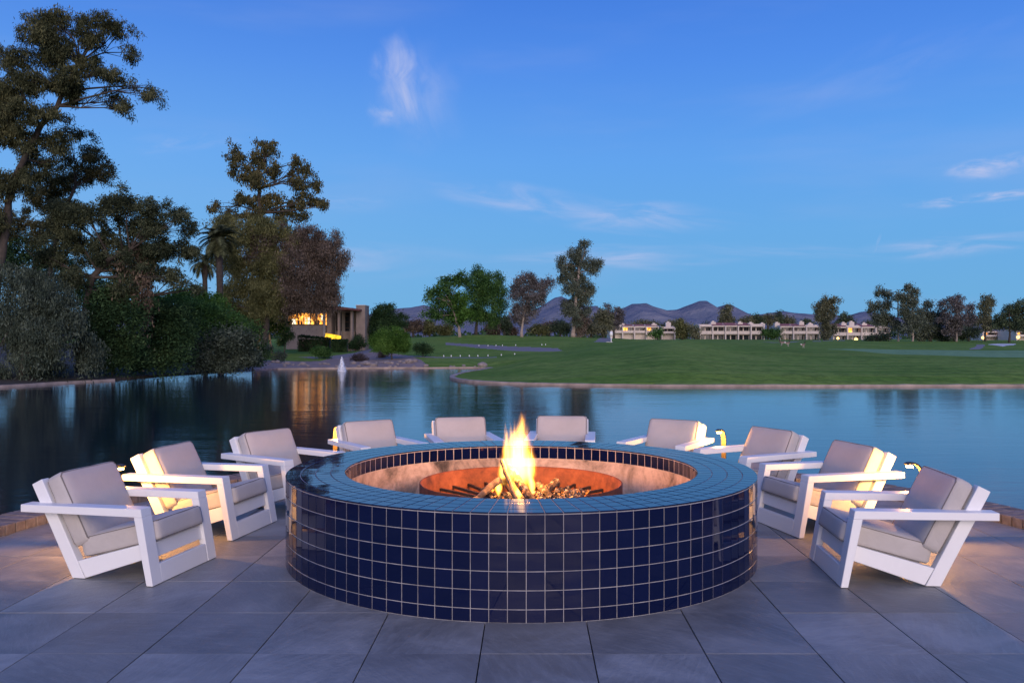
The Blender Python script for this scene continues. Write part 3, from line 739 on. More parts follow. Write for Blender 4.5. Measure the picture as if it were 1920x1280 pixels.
tree('citrus_tree', 'small round dark green tree with a pale trunk at the left end of the pavilion', 'tree', 94, [(509, 652), (506, 630), (504, 615)],
     [(495, 590, 22, 18), (520, 592, 22, 18), (505, 608, 32, 18), (490, 618, 18, 14), (530, 615, 16, 16), (508, 582, 18, 12)], 'l_green', .17, .22, .2, 2.6, r0=.14, bark='pbark')
tree('round_tree', 'dark green tree at the right end of the pavilion', 'tree', 112, [(722, 655), (722, 640), (720, 615)],
     [(722, 588, 24, 16), (705, 600, 22, 16), (740, 598, 20, 16), (718, 615, 30, 18), (700, 630, 16, 16), (752, 608, 10, 8), (730, 578, 12, 8)], 'l_dark', .2, .22, .2, 2.6, r0=.15)
tree('palo_verde', 'bright green domed bush tree on the gravel bank', 'tree', 80, [(735, 674), (734, 662), (732, 645)],
     [(732, 628, 28, 14), (710, 640, 18, 14), (755, 640, 18, 14), (732, 645, 32, 16), (716, 652, 18, 8), (752, 652, 18, 8)], 'l_lime', .13, .2, .3, 2.8, r0=.08)
for lab, d_, bl, lm in [('dark rounded shrub at the right end of the gravel bank', 84, [(793, 653, 17, 12)], 'l_dark'),
                        ('green spreading shrub on the gravel straight left of the fountain', 84, [(603, 663, 17, 11), (596, 657, 10, 8)], 'l_green'),
                        ('low purplish shrub on the gravel right of the fountain', 80, [(672, 671, 14, 7), (680, 676, 10, 5)], 'l_mauve'),
                        ('low grey shrub at the left end of the gravel bank by the water', 76, [(522, 668, 12, 9), (500, 660, 12, 14)], 'l_grey'),
                        ('small dark shrub under the bright green domed bush tree', 84, [(718, 667, 10, 7)], 'l_brown'),
                        ('dark shrub against the foot of the pavilion chimney mass', 104, [(672, 640, 14, 12), (662, 648, 10, 8)], 'l_dark'),
                        ('shrub behind the lawn at the foot of the small citrus tree', 92, [(540, 630, 12, 10), (528, 640, 10, 8)], 'l_dark')]:
    shrub('shrub', lab, d_, bl, lm, .13, 2.6)
# hedge in front of the pavilion
def hedge(label, d, px0, px1, y0a, y0b, y1):
    a = at(px0, y0a, d); c = at(px1, y0b, d); z0 = ground_z((px0 + px1) / 2, d) - .1
    r_ = np.random.default_rng(int(px0)); n = 5200
    t = r_.uniform(0, 1, n); face = r_.uniform(0, 1, n)
    x = a.x + (c.x - a.x) * t; zt = a.z + (c.z - a.z) * t
    y = np.where(face < .6, d - .5 + r_.normal(0, .06, n), r_.uniform(d - .5, d + .6, n)); z = np.where(face < .6, z0 + (zt - z0) * r_.uniform(0, 1, n), zt + r_.normal(0, .05, n))
    v, f = leaves(np.stack([x, y, z], -1), .14, .3, .1, r_)
    t_ = thing('hedge', label, 'hedge', (0, 0, 0))
    link('crown', np_mesh('crown', v, f, M['l_dark'], False), t_)
    MB().prism_z([(a.x + .08, d - .4), (c.x - .08, d - .4), (c.x - .08, d + .55), (a.x + .08, d + .55)], z0, min(a.z, c.z) - .08).build('branches', M['bark'], t_)
hedge('long clipped hedge under the tan pavilion wall', 100, 560, 620, 629, 635, 652)
hedge('clipped hedge round the yellow lit screen', 99, 622, 652, 638, 638, 655)

# --- trees on the far fairway
tree('shade_tree', 'dark green spreading tree with a forked pale trunk, leftmost on the far rise', 'tree', 132, [(862, 640), (861, 615), (855, 600), (850, 585)],
     [(812, 552, 14, 10), (830, 545, 20, 15), (845, 528, 20, 14), (865, 522, 16, 12), (820, 570, 22, 12), (808, 590, 22, 10), (840, 562, 22, 14), (835, 590, 22, 10), (858, 580, 20, 16), (850, 598, 16, 8)],
     'l_green', .30, .25, .3, 2.0, r0=.25, bark='pbark', extra=[([(868, 590, 18, 15), (862, 560, 16, 16)], 'l_lime', .3, .3, 0)])
tree('shade_tree', 'tall feathery green tree right beside the forked tree on the far rise', 'tree', 140, [(893, 640), (893, 612), (895, 590), (900, 560)],
     [(893, 510, 14, 12), (905, 518, 18, 14), (930, 520, 18, 14), (888, 535, 18, 16), (915, 540, 24, 18), (938, 545, 14, 16), (900, 565, 28, 18), (932, 572, 20, 16), (890, 590, 24, 14), (925, 598, 14, 14), (908, 588, 18, 12)],
     'l_green', .28, .16, .8, 2.0, r0=.28, hang=.3, extra=[([(892, 585, 18, 10), (905, 545, 16, 14)], 'l_lime', .28, .8, .3)])
tree('eucalyptus_tree', 'mauve grey tree with a slim pale trunk in the middle of the far rise', 'tree', 134, [(978, 642), (979, 615), (982, 590), (988, 560)],
     [(990, 518, 14, 10), (975, 530, 14, 12), (1003, 532, 20, 14), (1030, 528, 9, 8), (1022, 540, 10, 8), (968, 548, 14, 14), (992, 552, 24, 16), (1012, 560, 12, 12), (975, 575, 18, 14), (995, 580, 16, 13), (980, 596, 14, 9), (964, 590, 8, 12)],
     'f_mauve', .28, .18, .8, 2.1, r0=.24, bark='pbark', hang=.3)
tree('eucalyptus_tree', 'tallest upright dark eucalyptus on the far rise, in front of the mountains', 'tree', 146, [(1075, 640), (1076, 615), (1077, 590), (1082, 540), (1086, 500)],
     [(1094, 457, 9, 7), (1090, 468, 9, 9), (1076, 477, 16, 10), (1052, 492, 10, 12), (1066, 500, 14, 14), (1088, 488, 13, 14), (1106, 492, 12, 10), (1120, 492, 9, 9), (1110, 505, 10, 8), (1060, 520, 14, 13), (1085, 515, 18, 16),
      (1072, 540, 18, 14), (1098, 540, 16, 14), (1110, 545, 9, 9), (1085, 562, 22, 15), (1070, 580, 16, 13), (1092, 585, 16, 13), (1062, 570, 10, 10), (1082, 600, 13, 9)],
     'f_grey', .30, .2, .8, 2.4, r0=.4, bark='pbark', clump=.3, hang=.2, extra=[([(1090, 605, 12, 16)], 'l_brown', .3, 1.2, .4)])
FAR = 'background trees beyond the fairway'
def far(lab, d, bl, lm, tr=None, leaf=None, cover=2.3, cat='tree', name='background_tree', bark='bark'):
    x0 = tr[0] if tr else sum(q[0] for q in bl) / len(bl)
    yb = tr[1] if tr else max(q[1] + q[3] for q in bl)
    lm = {'l_mid': 'f_mid', 'l_grey': 'f_grey', 'l_mauve': 'f_mauve', 'l_dark': 'f_dark'}.get(lm, lm)
    return tree(name, lab, cat, d, [(x0, yb), (x0 + .5, yb - 12), (x0, min(q[1] for q in bl) + 6)], bl, lm, leaf or d * .0019, .24, .6, cover, None, bark, .0012 * d, 0, .26, .6, twigs=1, limbs=True, tight=.75)
far('dusky tree with leaning top immediately right of the tallest upright eucalyptus', 170, [(1128, 590, 14, 16), (1140, 600, 12, 14), (1118, 605, 16, 16), (1135, 612, 18, 12)], 'l_mid')
far('dark two peaked tree left of the first cream house', 185, [(1138, 580, 7, 9), (1160, 582, 9, 8), (1145, 594, 14, 12), (1162, 596, 9, 10), (1150, 608, 14, 10)], 'l_mauve')
far('low brown bush at the foot of the tallest upright eucalyptus, left side', 165, [(1050, 610, 14, 10), (1062, 614, 12, 10), (1040, 616, 10, 8)], 'l_dark', cat='shrub', name='background_shrub')
far('olive bush left of the first cream house', 160, [(1108, 615, 22, 10), (1128, 620, 16, 9), (1090, 618, 14, 9)], 'l_mid', cat='shrub', name='background_shrub')
for i, (x, y, rx, ry, lm, lab) in enumerate([
        (775, 612, 16, 13, 'l_tan', 'dry tan bush beyond the dark shrub near the gravel bank'), (805, 614, 16, 12, 'l_weep', 'yellow green reedy bush under the leftmost shade tree'),
        (835, 616, 14, 10, 'l_weep', 'yellow green reedy bush just left of the forked pale trunk'), (925, 616, 14, 12, 'l_tan', 'tan bush between the feathery tree and the mauve tree'),
        (945, 604, 12, 16, 'l_dark', 'dark slender bush left of the mauve tree'), (957, 618, 12, 10, 'l_tan', 'dry bush at the left foot of the mauve tree'),
        (1010, 616, 18, 10, 'l_weep', 'olive bush right of the mauve tree trunk'), (1030, 612, 12, 12, 'l_brown', 'reddish bush half way to the tallest eucalyptus')]):
    far(lab, 168 + i * 2, [(x, y, rx, ry), (x + rx * .5, y + 3, rx * .6, ry * .7), (x - rx * .5, y + 3, rx * .6, ry * .7)], lm, cat='shrub', name='background_shrub')
# right side, round the houses
far('yellow green willow like tree, wider of the pair between the cream houses', 262, [(1283, 614, 14, 12), (1280, 626, 13, 10), (1276, 605, 8, 6)], 'l_weep')
far('smaller dull green tree touching the yellow green tree between the cream houses', 258, [(1303, 618, 10, 10), (1306, 628, 8, 8)], 'l_mid')
far('lone olive tree rising behind the long cream house', 345, [(1362, 584, 10, 11), (1356, 596, 9, 10), (1370, 598, 9, 9), (1366, 574, 5, 5), (1362, 608, 10, 8)], 'l_mid')
far('dark green rounded bush between the second and third long cream houses', 262, [(1446, 625, 16, 9), (1438, 622, 8, 7), (1455, 622, 8, 7)], 'l_green', cat='shrub', name='background_shrub')
far('green bush in front of the right end of the first cream house', 258, [(1230, 626, 11, 8), (1238, 622, 6, 6)], 'l_green', cat='shrub', name='background_shrub')
far('dark rounded tree standing between the third and fourth cream houses', 240, [(1553, 565, 12, 9), (1565, 562, 9, 7), (1540, 578, 14, 12), (1560, 580, 14, 12), (1548, 595, 18, 13), (1552, 612, 16, 12), (1550, 626, 13, 9)], 'l_mid', (1545, 640))
far('tall left eucalyptus of the twin pair at right', 200, [(1652, 548, 11, 9), (1662, 552, 8, 10), (1638, 575, 10, 12), (1655, 572, 14, 13), (1650, 590, 15, 12), (1664, 598, 14, 14), (1676, 610, 12, 12), (1646, 604, 10, 8)], 'l_grey', (1684, 645), bark='pbark')
far('tall right eucalyptus of the twin pair at right', 196, [(1702, 541, 10, 7), (1714, 548, 9, 9), (1682, 556, 9, 8), (1696, 560, 12, 12), (1708, 570, 12, 12), (1694, 580, 14, 12), (1705, 595, 18, 14), (1720, 605, 14, 12), (1700, 615, 18, 12)], 'l_grey', (1711, 644), bark='pbark')
far('bushy grey green tree right of the twin eucalyptus pair', 205, [(1740, 572, 10, 8), (1728, 588, 14, 12), (1748, 592, 14, 14), (1762, 588, 9, 10), (1738, 610, 22, 14), (1760, 612, 14, 14), (1735, 628, 26, 10)], 'l_grey', (1745, 640))
far('mauve topped tree with a leaning pale trunk right of the bushy grey one', 200, [(1778, 562, 12, 7), (1796, 560, 10, 6), (1770, 570, 8, 7), (1788, 578, 16, 14), (1782, 598, 18, 14), (1798, 602, 12, 14), (1790, 618, 18, 12)], 'l_mauve', (1793, 641), bark='pbark')
far('dark shrub bank under the mauve topped tree', 206, [(1760, 628, 16, 9), (1800, 626, 18, 10), (1820, 622, 16, 12), (1775, 634, 18, 6)], 'l_dark', cat='shrub', name='background_shrub')
far('small dark tree immediately right of the mauve topped tree', 215, [(1815, 580, 10, 9), (1822, 595, 12, 10), (1812, 605, 12, 10)], 'l_mauve')
far('slim tawny tree near the right edge, lit below by lamps', 225, [(1848, 562, 11, 8), (1858, 570, 8, 7), (1840, 572, 8, 8), (1850, 588, 12, 12), (1836, 600, 10, 12), (1852, 608, 14, 14)], 'l_mid')
far('dark full tree at the right edge over the sand bunker', 190, [(1910, 572, 12, 9), (1895, 585, 16, 12), (1915, 592, 16, 14), (1885, 605, 20, 14), (1905, 612, 20, 12), (1878, 596, 10, 9), (1930, 585, 14, 20)], 'l_dark', (1892, 636))
far('dark tree behind the fourth cream house', 340, [(1582, 598, 11, 11), (1594, 602, 9, 9), (1574, 610, 9, 9)], 'l_dark')
far('low dark tree behind the right end of the fourth house', 340, [(1624, 608, 12, 7), (1636, 610, 9, 6)], 'l_dark')
far('dark shrubs in front of the fourth cream house', 215, [(1640, 632, 12, 5), (1660, 630, 16, 8), (1630, 636, 10, 4)], 'l_dark', cat='shrub', name='background_shrub')
for i, (x, y, rx, ry, lab) in enumerate([
        (1400, 600, 14, 8, 'dark tree mass left end of the row behind the long cream houses'), (1420, 597, 12, 9, 'second tree from the left of the row behind the long cream houses'),
        (1440, 597, 14, 9, 'tree in the middle of the row behind the long cream houses'), (1460, 595, 9, 11, 'pointed tree in the row behind the long cream houses'),
        (1478, 602, 12, 8, 'right end tree of the row behind the long cream houses'), (1512, 604, 12, 6, 'low tree left of the dark rounded tree behind the third house'),
        (1262, 606, 14, 7, 'dark tree behind the small cream house'), (1325, 612, 10, 6, 'low tree behind the left end of the long cream house'), (1210, 606, 26, 5, 'low tree line behind the first cream house'),
        (1252, 610, 9, 6, 'small tree behind the gap left of the yellow green pair')]):
    far(lab, 352 + 2 * i, [(x, y, rx, ry), (x - rx * .5, y + ry * .6, rx * .6, ry * .7), (x + rx * .5, y + ry * .6, rx * .6, ry * .7)], 'l_dark' if i % 2 else 'l_mid')

# distant low wood that closes the plain
r_ = np.random.default_rng(77); n = 26000
pxs = r_.uniform(-900, 2900, n); dd = r_.uniform(430, 560, n)
hgt = (2.2 + 1.6 * np.sin(pxs * .031) + 1.3 * np.sin(pxs * .083 + 1) + 1.0 * np.sin(pxs * .21)) * r_.uniform(.1, 1, n)
v, f = leaves(np.stack([(pxs - 960) * dd / F, dd, 1.2 + np.maximum(hgt, .2) * 1.35], -1), 1.3, .5, 0, r_)
tag(link('distant_wood', np_mesh('distant_wood', v, f, M['l_dark'], False)), 'low dark line of trees along the foot of the mountains', 'wood', kind='stuff')
# ------------------------------------------------------------------ the pavilion on the left shore
def bx(parent, name, x0, x1, y0, y1, z0, z1, m, bevel=0, lab=None):
    o = MB().box(x0, x1, y0, y1, z0, z1).build(name, m, parent, bevel=bevel)
    if lab: o['label'] = lab
    return o
D = 108.0
def hx(px): return (px - 960) * D / F
def hz(py): return CH + (Y0 - py) * D / F
pv = thing('pavilion', 'low modern pavilion with lit orange windows and dark overhanging roof on the left shore', 'building')
bx(pv, 'wall', hx(536), hx(609), D + .1, D + 5, hz(662), hz(609), M['tan'], lab='tan wall under the lit windows')
bx(pv, 'wall', hx(527), hx(607), D + 4.2, D + 5.1, hz(609), hz(578), M['tan'])
bx(pv, 'corner_post', hx(606), hx(610), D - .1, D + .2, hz(658), hz(574), M['greyw'])
# lit room behind the window band
lit = bx(pv, 'lit_room', hx(528), hx(606), D + 3.2, D + 3.3, hz(608.6), hz(586), M['litwin'])
for (a, c, y0_, y1_) in [(536, 543, 607, 597), (566, 572, 607, 594), (561, 563, 606, 594), (592, 595, 600, 590)]:
    bx(pv, 'bright_pane', hx(a), hx(c), D + 3.05, D + 3.1, hz(y0_), hz(y1_), M['litwhite'])
for (a, h_) in [(550, 9), (556, 7), (582, 8), (588, 10), (598, 7)]:      # furniture silhouettes inside
    bx(pv, 'indoor_furniture', hx(a), hx(a + 3.4), D + 2, D + 2.3, hz(608.8), hz(608.8 - h_), M['wood'])
for a in (531, 544.5, 557, 568, 580, 592, 604.5):
    bx(pv, 'window_frame', hx(a), hx(a + 1.3), D + .2, D + .35, hz(608.6), hz(586), M['wood'])
bx(pv, 'window_sill', hx(536), hx(606), D, D + .5, hz(609), hz(607.8), M['wood'])
for a, c in ((532.4, 544.4), (545.9, 556.9), (558.4, 567.9), (569.4, 579.9), (581.4, 591.9), (593.4, 604.4)):
    bx(pv, 'railing', hx(a), hx(c), D + .1, D + .16, hz(602), hz(601.4), M['wood'])
bx(pv, 'ceiling', hx(527), hx(606), D + .3, D + 4.1, hz(586), hz(585), M['wood'])
bx(pv, 'fascia_panel', hx(556), hx(607), D - .5, D - .35, hz(584.5), hz(576.5), M['greyw'], lab='pale grey fascia panel')
mb = MB().prism_x([(D - 1.2, hz(575.5)), (D + 6, hz(573)), (D + 6, hz(570.5)), (D - 1.2, hz(573))], hx(520), hx(622)); mb.build('roof', M['roofdark'], pv)
bx(pv, 'roof_beam', hx(524), hx(607), D - .3, D + .1, hz(586.3), hz(584.6), M['wood'])
# taller right part
bx(pv, 'wall', hx(610), hx(619), D + .8, D + 5, hz(658), hz(576), M['tan'])
bx(pv, 'wall', hx(619), hx(665), D + 3.0, D + 5, hz(662), hz(577), M['greyw'], lab='shaded grey board wall')
for a, c in ((622, 632), (639, 646.7), (647.9, 655)):
    w_ = bx(pv, 'window', hx(a), hx(c), D + 2.86, D + 2.96, hz(620), hz(585), M['glass'])
    for k in range(3):
        z = hz(620) + (hz(585) - hz(620)) * (k + .5) / 3
        bx(w_, 'frame', hx(a), hx(c), D + 2.8, D + 2.85, z - .03, z + .03, M['wood'])
bx(pv, 'wall', hx(636), hx(660), D + 2.2, D + 2.9, hz(660), hz(621), M['tan'])
for a, c in ((633, 637), (657, 661)):
    mb = MB().prism_z([(hx(a), D), (hx(c), D), (hx(c) + .04, D + .5), (hx(a), D + .5)], hz(663), hz(577)); mb.build('column', M['tan'], pv)
for k in range(4): bx(pv, 'board_fin', hx(662 + k * 2.4), hx(663 + k * 2.4), D + 2.6, D + 2.98, hz(655), hz(580), M['greyw'])
MB().add([(hx(612), D - 1.4, hz(580)), (hx(660), D - 1.4, hz(581.5)), (hx(676), D - .4, hz(583)), (hx(676), D + 6, hz(583)), (hx(612), D + 6, hz(580)),
          (hx(608), D - 1.4, hz(572)), (hx(655), D - 1.4, hz(577)), (hx(676), D - .4, hz(580)), (hx(676), D + 6, hz(578)), (hx(608), D + 6, hz(570))],
         [(0, 1, 2, 3, 4), (5, 6, 7, 8, 9), (0, 1, 6, 5), (1, 2, 7, 6), (2, 3, 8, 7), (3, 4, 9, 8), (4, 0, 5, 9)]).build('roof', M['fascia'], pv)
bx(pv, 'chimney', hx(665), hx(682), D + 1.0, D + 4, hz(660), hz(572.5), M['tan'], lab='tall plain tan chimney mass')
bx(pv, 'chimney_cap', hx(664.3), hx(682.7), D + .9, D + 4.1, hz(572.5), hz(571), M['stucco'])
MB().add([(hx(611), D - .8, hz(636)), (hx(644), D - 2, hz(640)), (hx(645), D - 2, hz(630)), (hx(640), D - 2, hz(628.5)), (hx(613), D - .8, hz(624.5)),
          (hx(611), D - .6, hz(636)), (hx(644), D - 1.8, hz(640)), (hx(645), D - 1.8, hz(630)), (hx(640), D - 1.8, hz(628.5)), (hx(613), D - .6, hz(624.5))],
         [(0, 1, 2, 3, 4), (9, 8, 7, 6, 5), (0, 5, 6, 1), (1, 6, 7, 2), (2, 7, 8, 3), (3, 8, 9, 4), (4, 9, 5, 0)]).build('lit_screen', M['lityel'], pv)

# ------------------------------------------------------------------ town houses beyond the fairway
def house(label, d, px0, px1, ybase, ytop, bays, lit=(), chim=(), roofs=(), low=False):
    """bays: number of bays across; a bay is recessed windows over a solid balcony front between fin walls"""
    X = lambda px: (px - 960) * d / F
    Z = lambda py: CH + (Y0 - py) * d / F
    h = thing('town_house', label, 'house')
    gz = Z(ybase) - .6
    xs = [X(px0) + (X(px1) - X(px0)) * i / bays for i in range(bays + 1)]
    H = Z(ytop) - Z(ybase)
    z1 = Z(ybase) + H * .34; z2 = Z(ybase) + H * .52; z3 = Z(ybase) + H * .78; zt = Z(ytop)
    rb = random.Random(int(px0))
    bx(h, 'wall', xs[0], xs[-1], d + 1.6, d + 9, gz, z3, M['stucco'])
    for i in range(bays):
        st = rb.uniform(-.3, .3)
        a, c = xs[i] + .2, xs[i + 1] - .2
        if i in lit: wm_ = M['litsmall']
        bx(h, 'balcony', a, c, d + st, d + 1.6, z1, z2, M['stucco'])
        nw = 2 if c - a > 3 else 1
        for k in range(nw):
            wa = a + (c - a) * (k + .1) / nw; wc = a + (c - a) * (k + .9) / nw
            lm = i in lit and k == 0
            w_ = bx(h, 'window', wa, wc, d + 1.5, d + 1.58, z2 - .2, z3 - .25, M['litwin'] if lm else M['glass'])
            bx(w_, 'frame', (wa + wc) / 2 - .05, (wa + wc) / 2 + .05, d + 1.42, d + 1.49, z2 - .2, z3 - .25, M['wood'])
            if not low: bx(h, 'window', wa, wc, d + 1.5, d + 1.58, gz + .5, z1 - .3, M['glass'])
        bx(h, 'roof_edge', a, c, d - .1, d + 1.6, z3 - .18, z3 + .25, M['stucco'])
        zz = z3 + .25
        if i in roofs:
            MB().prism_x([(d - .2, zz + .003), (d + 6, zz + (zt - zz) * .95), (d + 6, zz + .003)], a - .1, c + .1).build('roof', M['roofred'], h)
        else:
            bx(h, 'parapet', a - .1, c + .1, d + 1.2, d + 3, zz, zz + (zt - zz) * rb.uniform(.25, .5), M['stucco'])
    for i, x in enumerate(xs):
        MB().prism_x([(d - .5, gz), (d - .5, z3 + .1), (d + 4, zt * .5 + z3 * .5 + .3), (d + 9.02, zt * .4 + z3 * .6), (d + 9.02, gz)], x - .19, x + .19).build('fin_wall', M['stucco'], h)
    for (cp, ch) in chim:
        c_ = bx(h, 'chimney', X(cp) - .8, X(cp) + .8, d + 2.5, d + 4.2, z3, Z(ch), M['stucco'])
        bx(c_, 'chimney_pot', X(cp) - .35, X(cp) + .35, d + 2.9, d + 3.7, Z(ch), Z(ch) + .35, M['stucco'])
    return h
house('first cream town house from the left, two red roofs and a lit window', 270, 1145, 1234, 633, 607, 4, (1, 3), ((1168, 606), (1229, 607)), (1, 2, 3), True)
house('small cream town house left of the yellow green trees', 272, 1241, 1265, 633, 610, 1, (), ((1256, 604),), (), True)
house('long cream town house with stepped brown roofs, right of the yellow green trees', 285, 1312, 1432, 638, 604, 5, (), ((1341, 603), (1392, 604), (1412, 605), (1434, 606)), (1, 2, 3))
house('third long cream town house, left of the dark rounded tree', 280, 1463, 1536, 636, 606, 3, (), ((1462, 605), (1508, 603), (1525, 606)), (0, 1))
house('fourth cream town house right of the dark rounded tree with two garden lamps', 275, 1562, 1668, 641, 606, 4, (1,), ((1588, 605), (1603, 603), (1627, 606)), (0, 2))
house('small town house at the right edge behind the sand bunker', 250, 1905, 1960, 638, 617, 2, (0,), (), (0,), True)
house('small lamplit house behind the slim tawny tree near the right edge', 260, 1842, 1872, 638, 618, 1, (0,), ((1858, 610),), (0,), True)
def glow(label, px, py, d, r):
    p0_ = at(px, py, d); g0 = ground_z(px, d)
    t = thing('garden_lamp', label, 'lamp', (p0_.x, p0_.y, g0))
    MB().tube([(0, 0, -.1), (0, 0, p0_.z - g0)], .05, 6).build('pole', M['lamp_metal'], t)
    MB().lathe([(.02, -r), (r * .8, -r * .5), (r, 0), (r * .8, r * .5), (.02, r)], 10).build('lamp_shade', M['litsmall'], t, loc=(0, 0, p0_.z - g0))
    l = bpy.data.lights.new('lamp_light', 'POINT'); l.energy = 70; l.color = (1, .55, .15); l.shadow_soft_size = .2
    link('lamp_light', l, t, loc=(0, -.5, p0_.z - g0))
glow('left lamp glowing before the fourth cream house', 1571, 634, 255, .42)
glow('right lamp glowing before the fourth cream house', 1605, 636, 250, .55)
glow('lamp glowing beneath the slim tawny tree', 1843, 633, 235, .45)
glow('lamp glowing at the right edge by the small town house', 1909, 632, 240, .5)
glow('small lamp beside the pale trunk of the citrus tree', 498, 648, 92, .10)

# ------------------------------------------------------------------ small things on the course
def goose(label, px, py, d, rz, sc=1.0):
    p_ = at(px, py, d); z = ground_z(px, d)
    me = bpy.data.meshes.new('goose')
    vs = [(0, 0, .30), (-.16, 0, .30), (-.30, 0, .34), (-.40, 0, .36), (.14, 0, .33), (.22, 0, .44), (.23, 0, .56), (.25, 0, .63), (.30, 0, .625), (.35, 0, .61), (.02, .06, .20), (.02, .07, .08), (.03, .07, .01), (.10, .08, 0), (.02, -.06, .20), (.02, -.07, .08), (.03, -.07, .01), (.10, -.08, 0)]
    es = [(0, 1), (1, 2), (2, 3), (0, 4), (4, 5), (5, 6), (6, 7), (7, 8), (8, 9), (0, 10), (10, 11), (11, 12), (12, 13), (0, 14), (14, 15), (15, 16), (16, 17)]
    me.from_pydata(vs, es, []); me.update()
    o = link('goose', me, loc=(p_.x, p_.y, z + .02), rot=(0, 0, rz)); o.scale = (sc, sc, sc)
    md = o.modifiers.new('skin', 'SKIN'); rr = [.13, .12, .08, .03, .10, .045, .038, .045, .028, .012, .04, .018, .014, .02, .04, .018, .014, .02]
    for i, q in enumerate(me.skin_vertices[0].data): q.radius = (rr[i], rr[i] * (1.0 if i > 9 else .95)); q.use_root = i == 0
    o.modifiers.new('sub', 'SUBSURF').render_levels = 2
    me.materials.append(M['goose']); tag(o, label, 'goose', 'geese grazing on the fairway')
m, b, p = mat('goose_feathers'); M['goose'] = m
z_ = b.sep(objc(b))
hd = b.smooth(z_[2], .42, .45)
body = b.mix(b.smooth(z_[0], -.22, -.28), (.16, .11, .08), (.55, .52, .48))
body = b.mix(b.smooth(z_[2], .27, .23), body, (.45, .40, .36))
b.set(p.inputs['Base Color'], b.mix(hd, body, (.03, .022, .02))); p.inputs['Roughness'].default_value = .8
goose('left goose of the three, standing on the lawn rise with its head to the left', 1466, 650, 84, PI, 1.0)
goose('middle goose of the three, just right of the first one', 1477, 651, 83, .2, .95)
goose('right goose of the three, apart from the other two', 1506, 652, 80, .5, .95)
def tee_marker(label, px, d):
    z = ground_z(px, d); p_ = at(px, 640, d); r = .05
    o = MB().lathe([(.01, 0), (r, .02), (r * 1.05, .09), (r * .7, .16), (.01, .19)], 10).build('tee_marker', M['white'], loc=(p_.x, p_.y, z - .02), smooth=True)
    tag(o, label, 'marker', 'white markers along the far fairway')
for i, px in enumerate((832, 846, 863, 880, 896, 915, 940, 965)):
    tee_marker('small white marker of the nearer row along the far fairway' if False else 'small white marker, number %s from the left in the nearer row on the far fairway' % ('one two three four five six seven eight'.split()[i]), px, 84 + .3 * i)
for i, px in enumerate((898, 915, 930, 942, 967, 1016, 1023)):
    tee_marker('small white marker, number %s from the left in the farther row by the path' % ('one two three four five six seven'.split()[i]), px, 108)
ws = at(1146, 640, 118); zg = ground_z(1146, 118)
t = thing('ball_washer', 'small white ball washer post on a stone pad beside the path on the rise', 'ball washer', (ws.x, ws.y, zg))
MB().box(-.7, .2, -.3, .3, -.1, .05).build('pad', M['sand'], t)
MB().tube([(0, 0, .05), (0, 0, .8)], .06, 8).build('pole', M['white'], t)
MB().lathe([(.01, .8), (.2, .85), (.24, 1.15), (.18, 1.4), (.01, 1.5)], 12).build('washer_body', M['white'], t, smooth=True)
# fountain out on the lake
fp = on_water(641, 696)
t = thing('fountain', 'small white water jet spraying up from the lake before the gravel bank', 'fountain', (fp.x, fp.y, WZ))
prof = [(.34, 0), (.30, .12), (.22, .35), (.15, .6), (.09, .85), (.04, 1.0), (.008, 1.1)]
MB().lathe(prof, 24).build('spray', M['spray'], t, smooth=True)
MB().lathe([(r * .6, z * .97) for r, z in prof], 18).build('inner_spray', M['spray'], t, smooth=True)
rr_ = random.Random(5); mb = MB()
for k in range(170):
    a = rr_.uniform(0, 2 * PI); z = rr_.uniform(.0, 1.05); r = (.36 * (1 - z / 1.15)) * rr_.uniform(.7, 1.35); s = rr_.uniform(.008, .02)
    c = Vector((r * math.cos(a), r * math.sin(a), z)); mb.add([c + Vector((s, 0, 0)), c + Vector((-s, 0, 0)), c + Vector((0, s, 0)), c + Vector((0, 0, 2.2 * s))], [(0, 2, 3), (2, 1, 3), (1, 0, 3), (0, 1, 2)])
tag(mb.build('droplets', M['spray'], t), kind='stuff')
MB().lathe([(.01, -.1), (.16, -.1), (.16, .03), (.01, .05)], 14).build('nozzle', M['iron'], t)
# rocks of the gravel shore
rk = random.Random(11)
def rock_mesh(seed):
    bm = bmesh.new(); bmesh.ops.create_icosphere(bm, subdivisions=2, radius=1); r2 = random.Random(seed)
    ax = [Vector((r2.uniform(-1, 1), r2.uniform(-1, 1), r2.uniform(-1, 1))).normalized() for _ in range(7)]
    for v_ in bm.verts:
        k = min(1.0, min((.62 + .25 * ((i * 37 % 10) / 10)) / max(.05, v_.co.normalized().dot(a)) for i, a in enumerate(ax)))
        v_.co *= k; v_.co.z *= .6
    me = bpy.data.meshes.new('rock'); bm.to_mesh(me); bm.free(); me.materials.append(M['rock']); return me
RM = [rock_mesh(i) for i in range(5)]
n_r = 0
for k in range(64):
    px = rk.uniform(505, 905); d = rk.uniform(69.2, 76) if px < 780 else rk.uniform(69.5, 71.5)
    if sdf(np.array([(px - 960) * d / F]), np.array([d]))[0] < .3: continue
    s = rk.choice([.12, .16, .2, .28, .4]) * rk.uniform(.8, 1.2)
    o = link('rock', rk.choice(RM), loc=((px - 960) * d / F, d, ground_z(px, d) + s * .2), rot=(0, 0, rk.uniform(0, 6))); o.scale = (s, s, s)
    tag(o, 'pale rock lying on the gravel shore behind the fountain', 'rock', 'rocks strewn on the gravel shore')

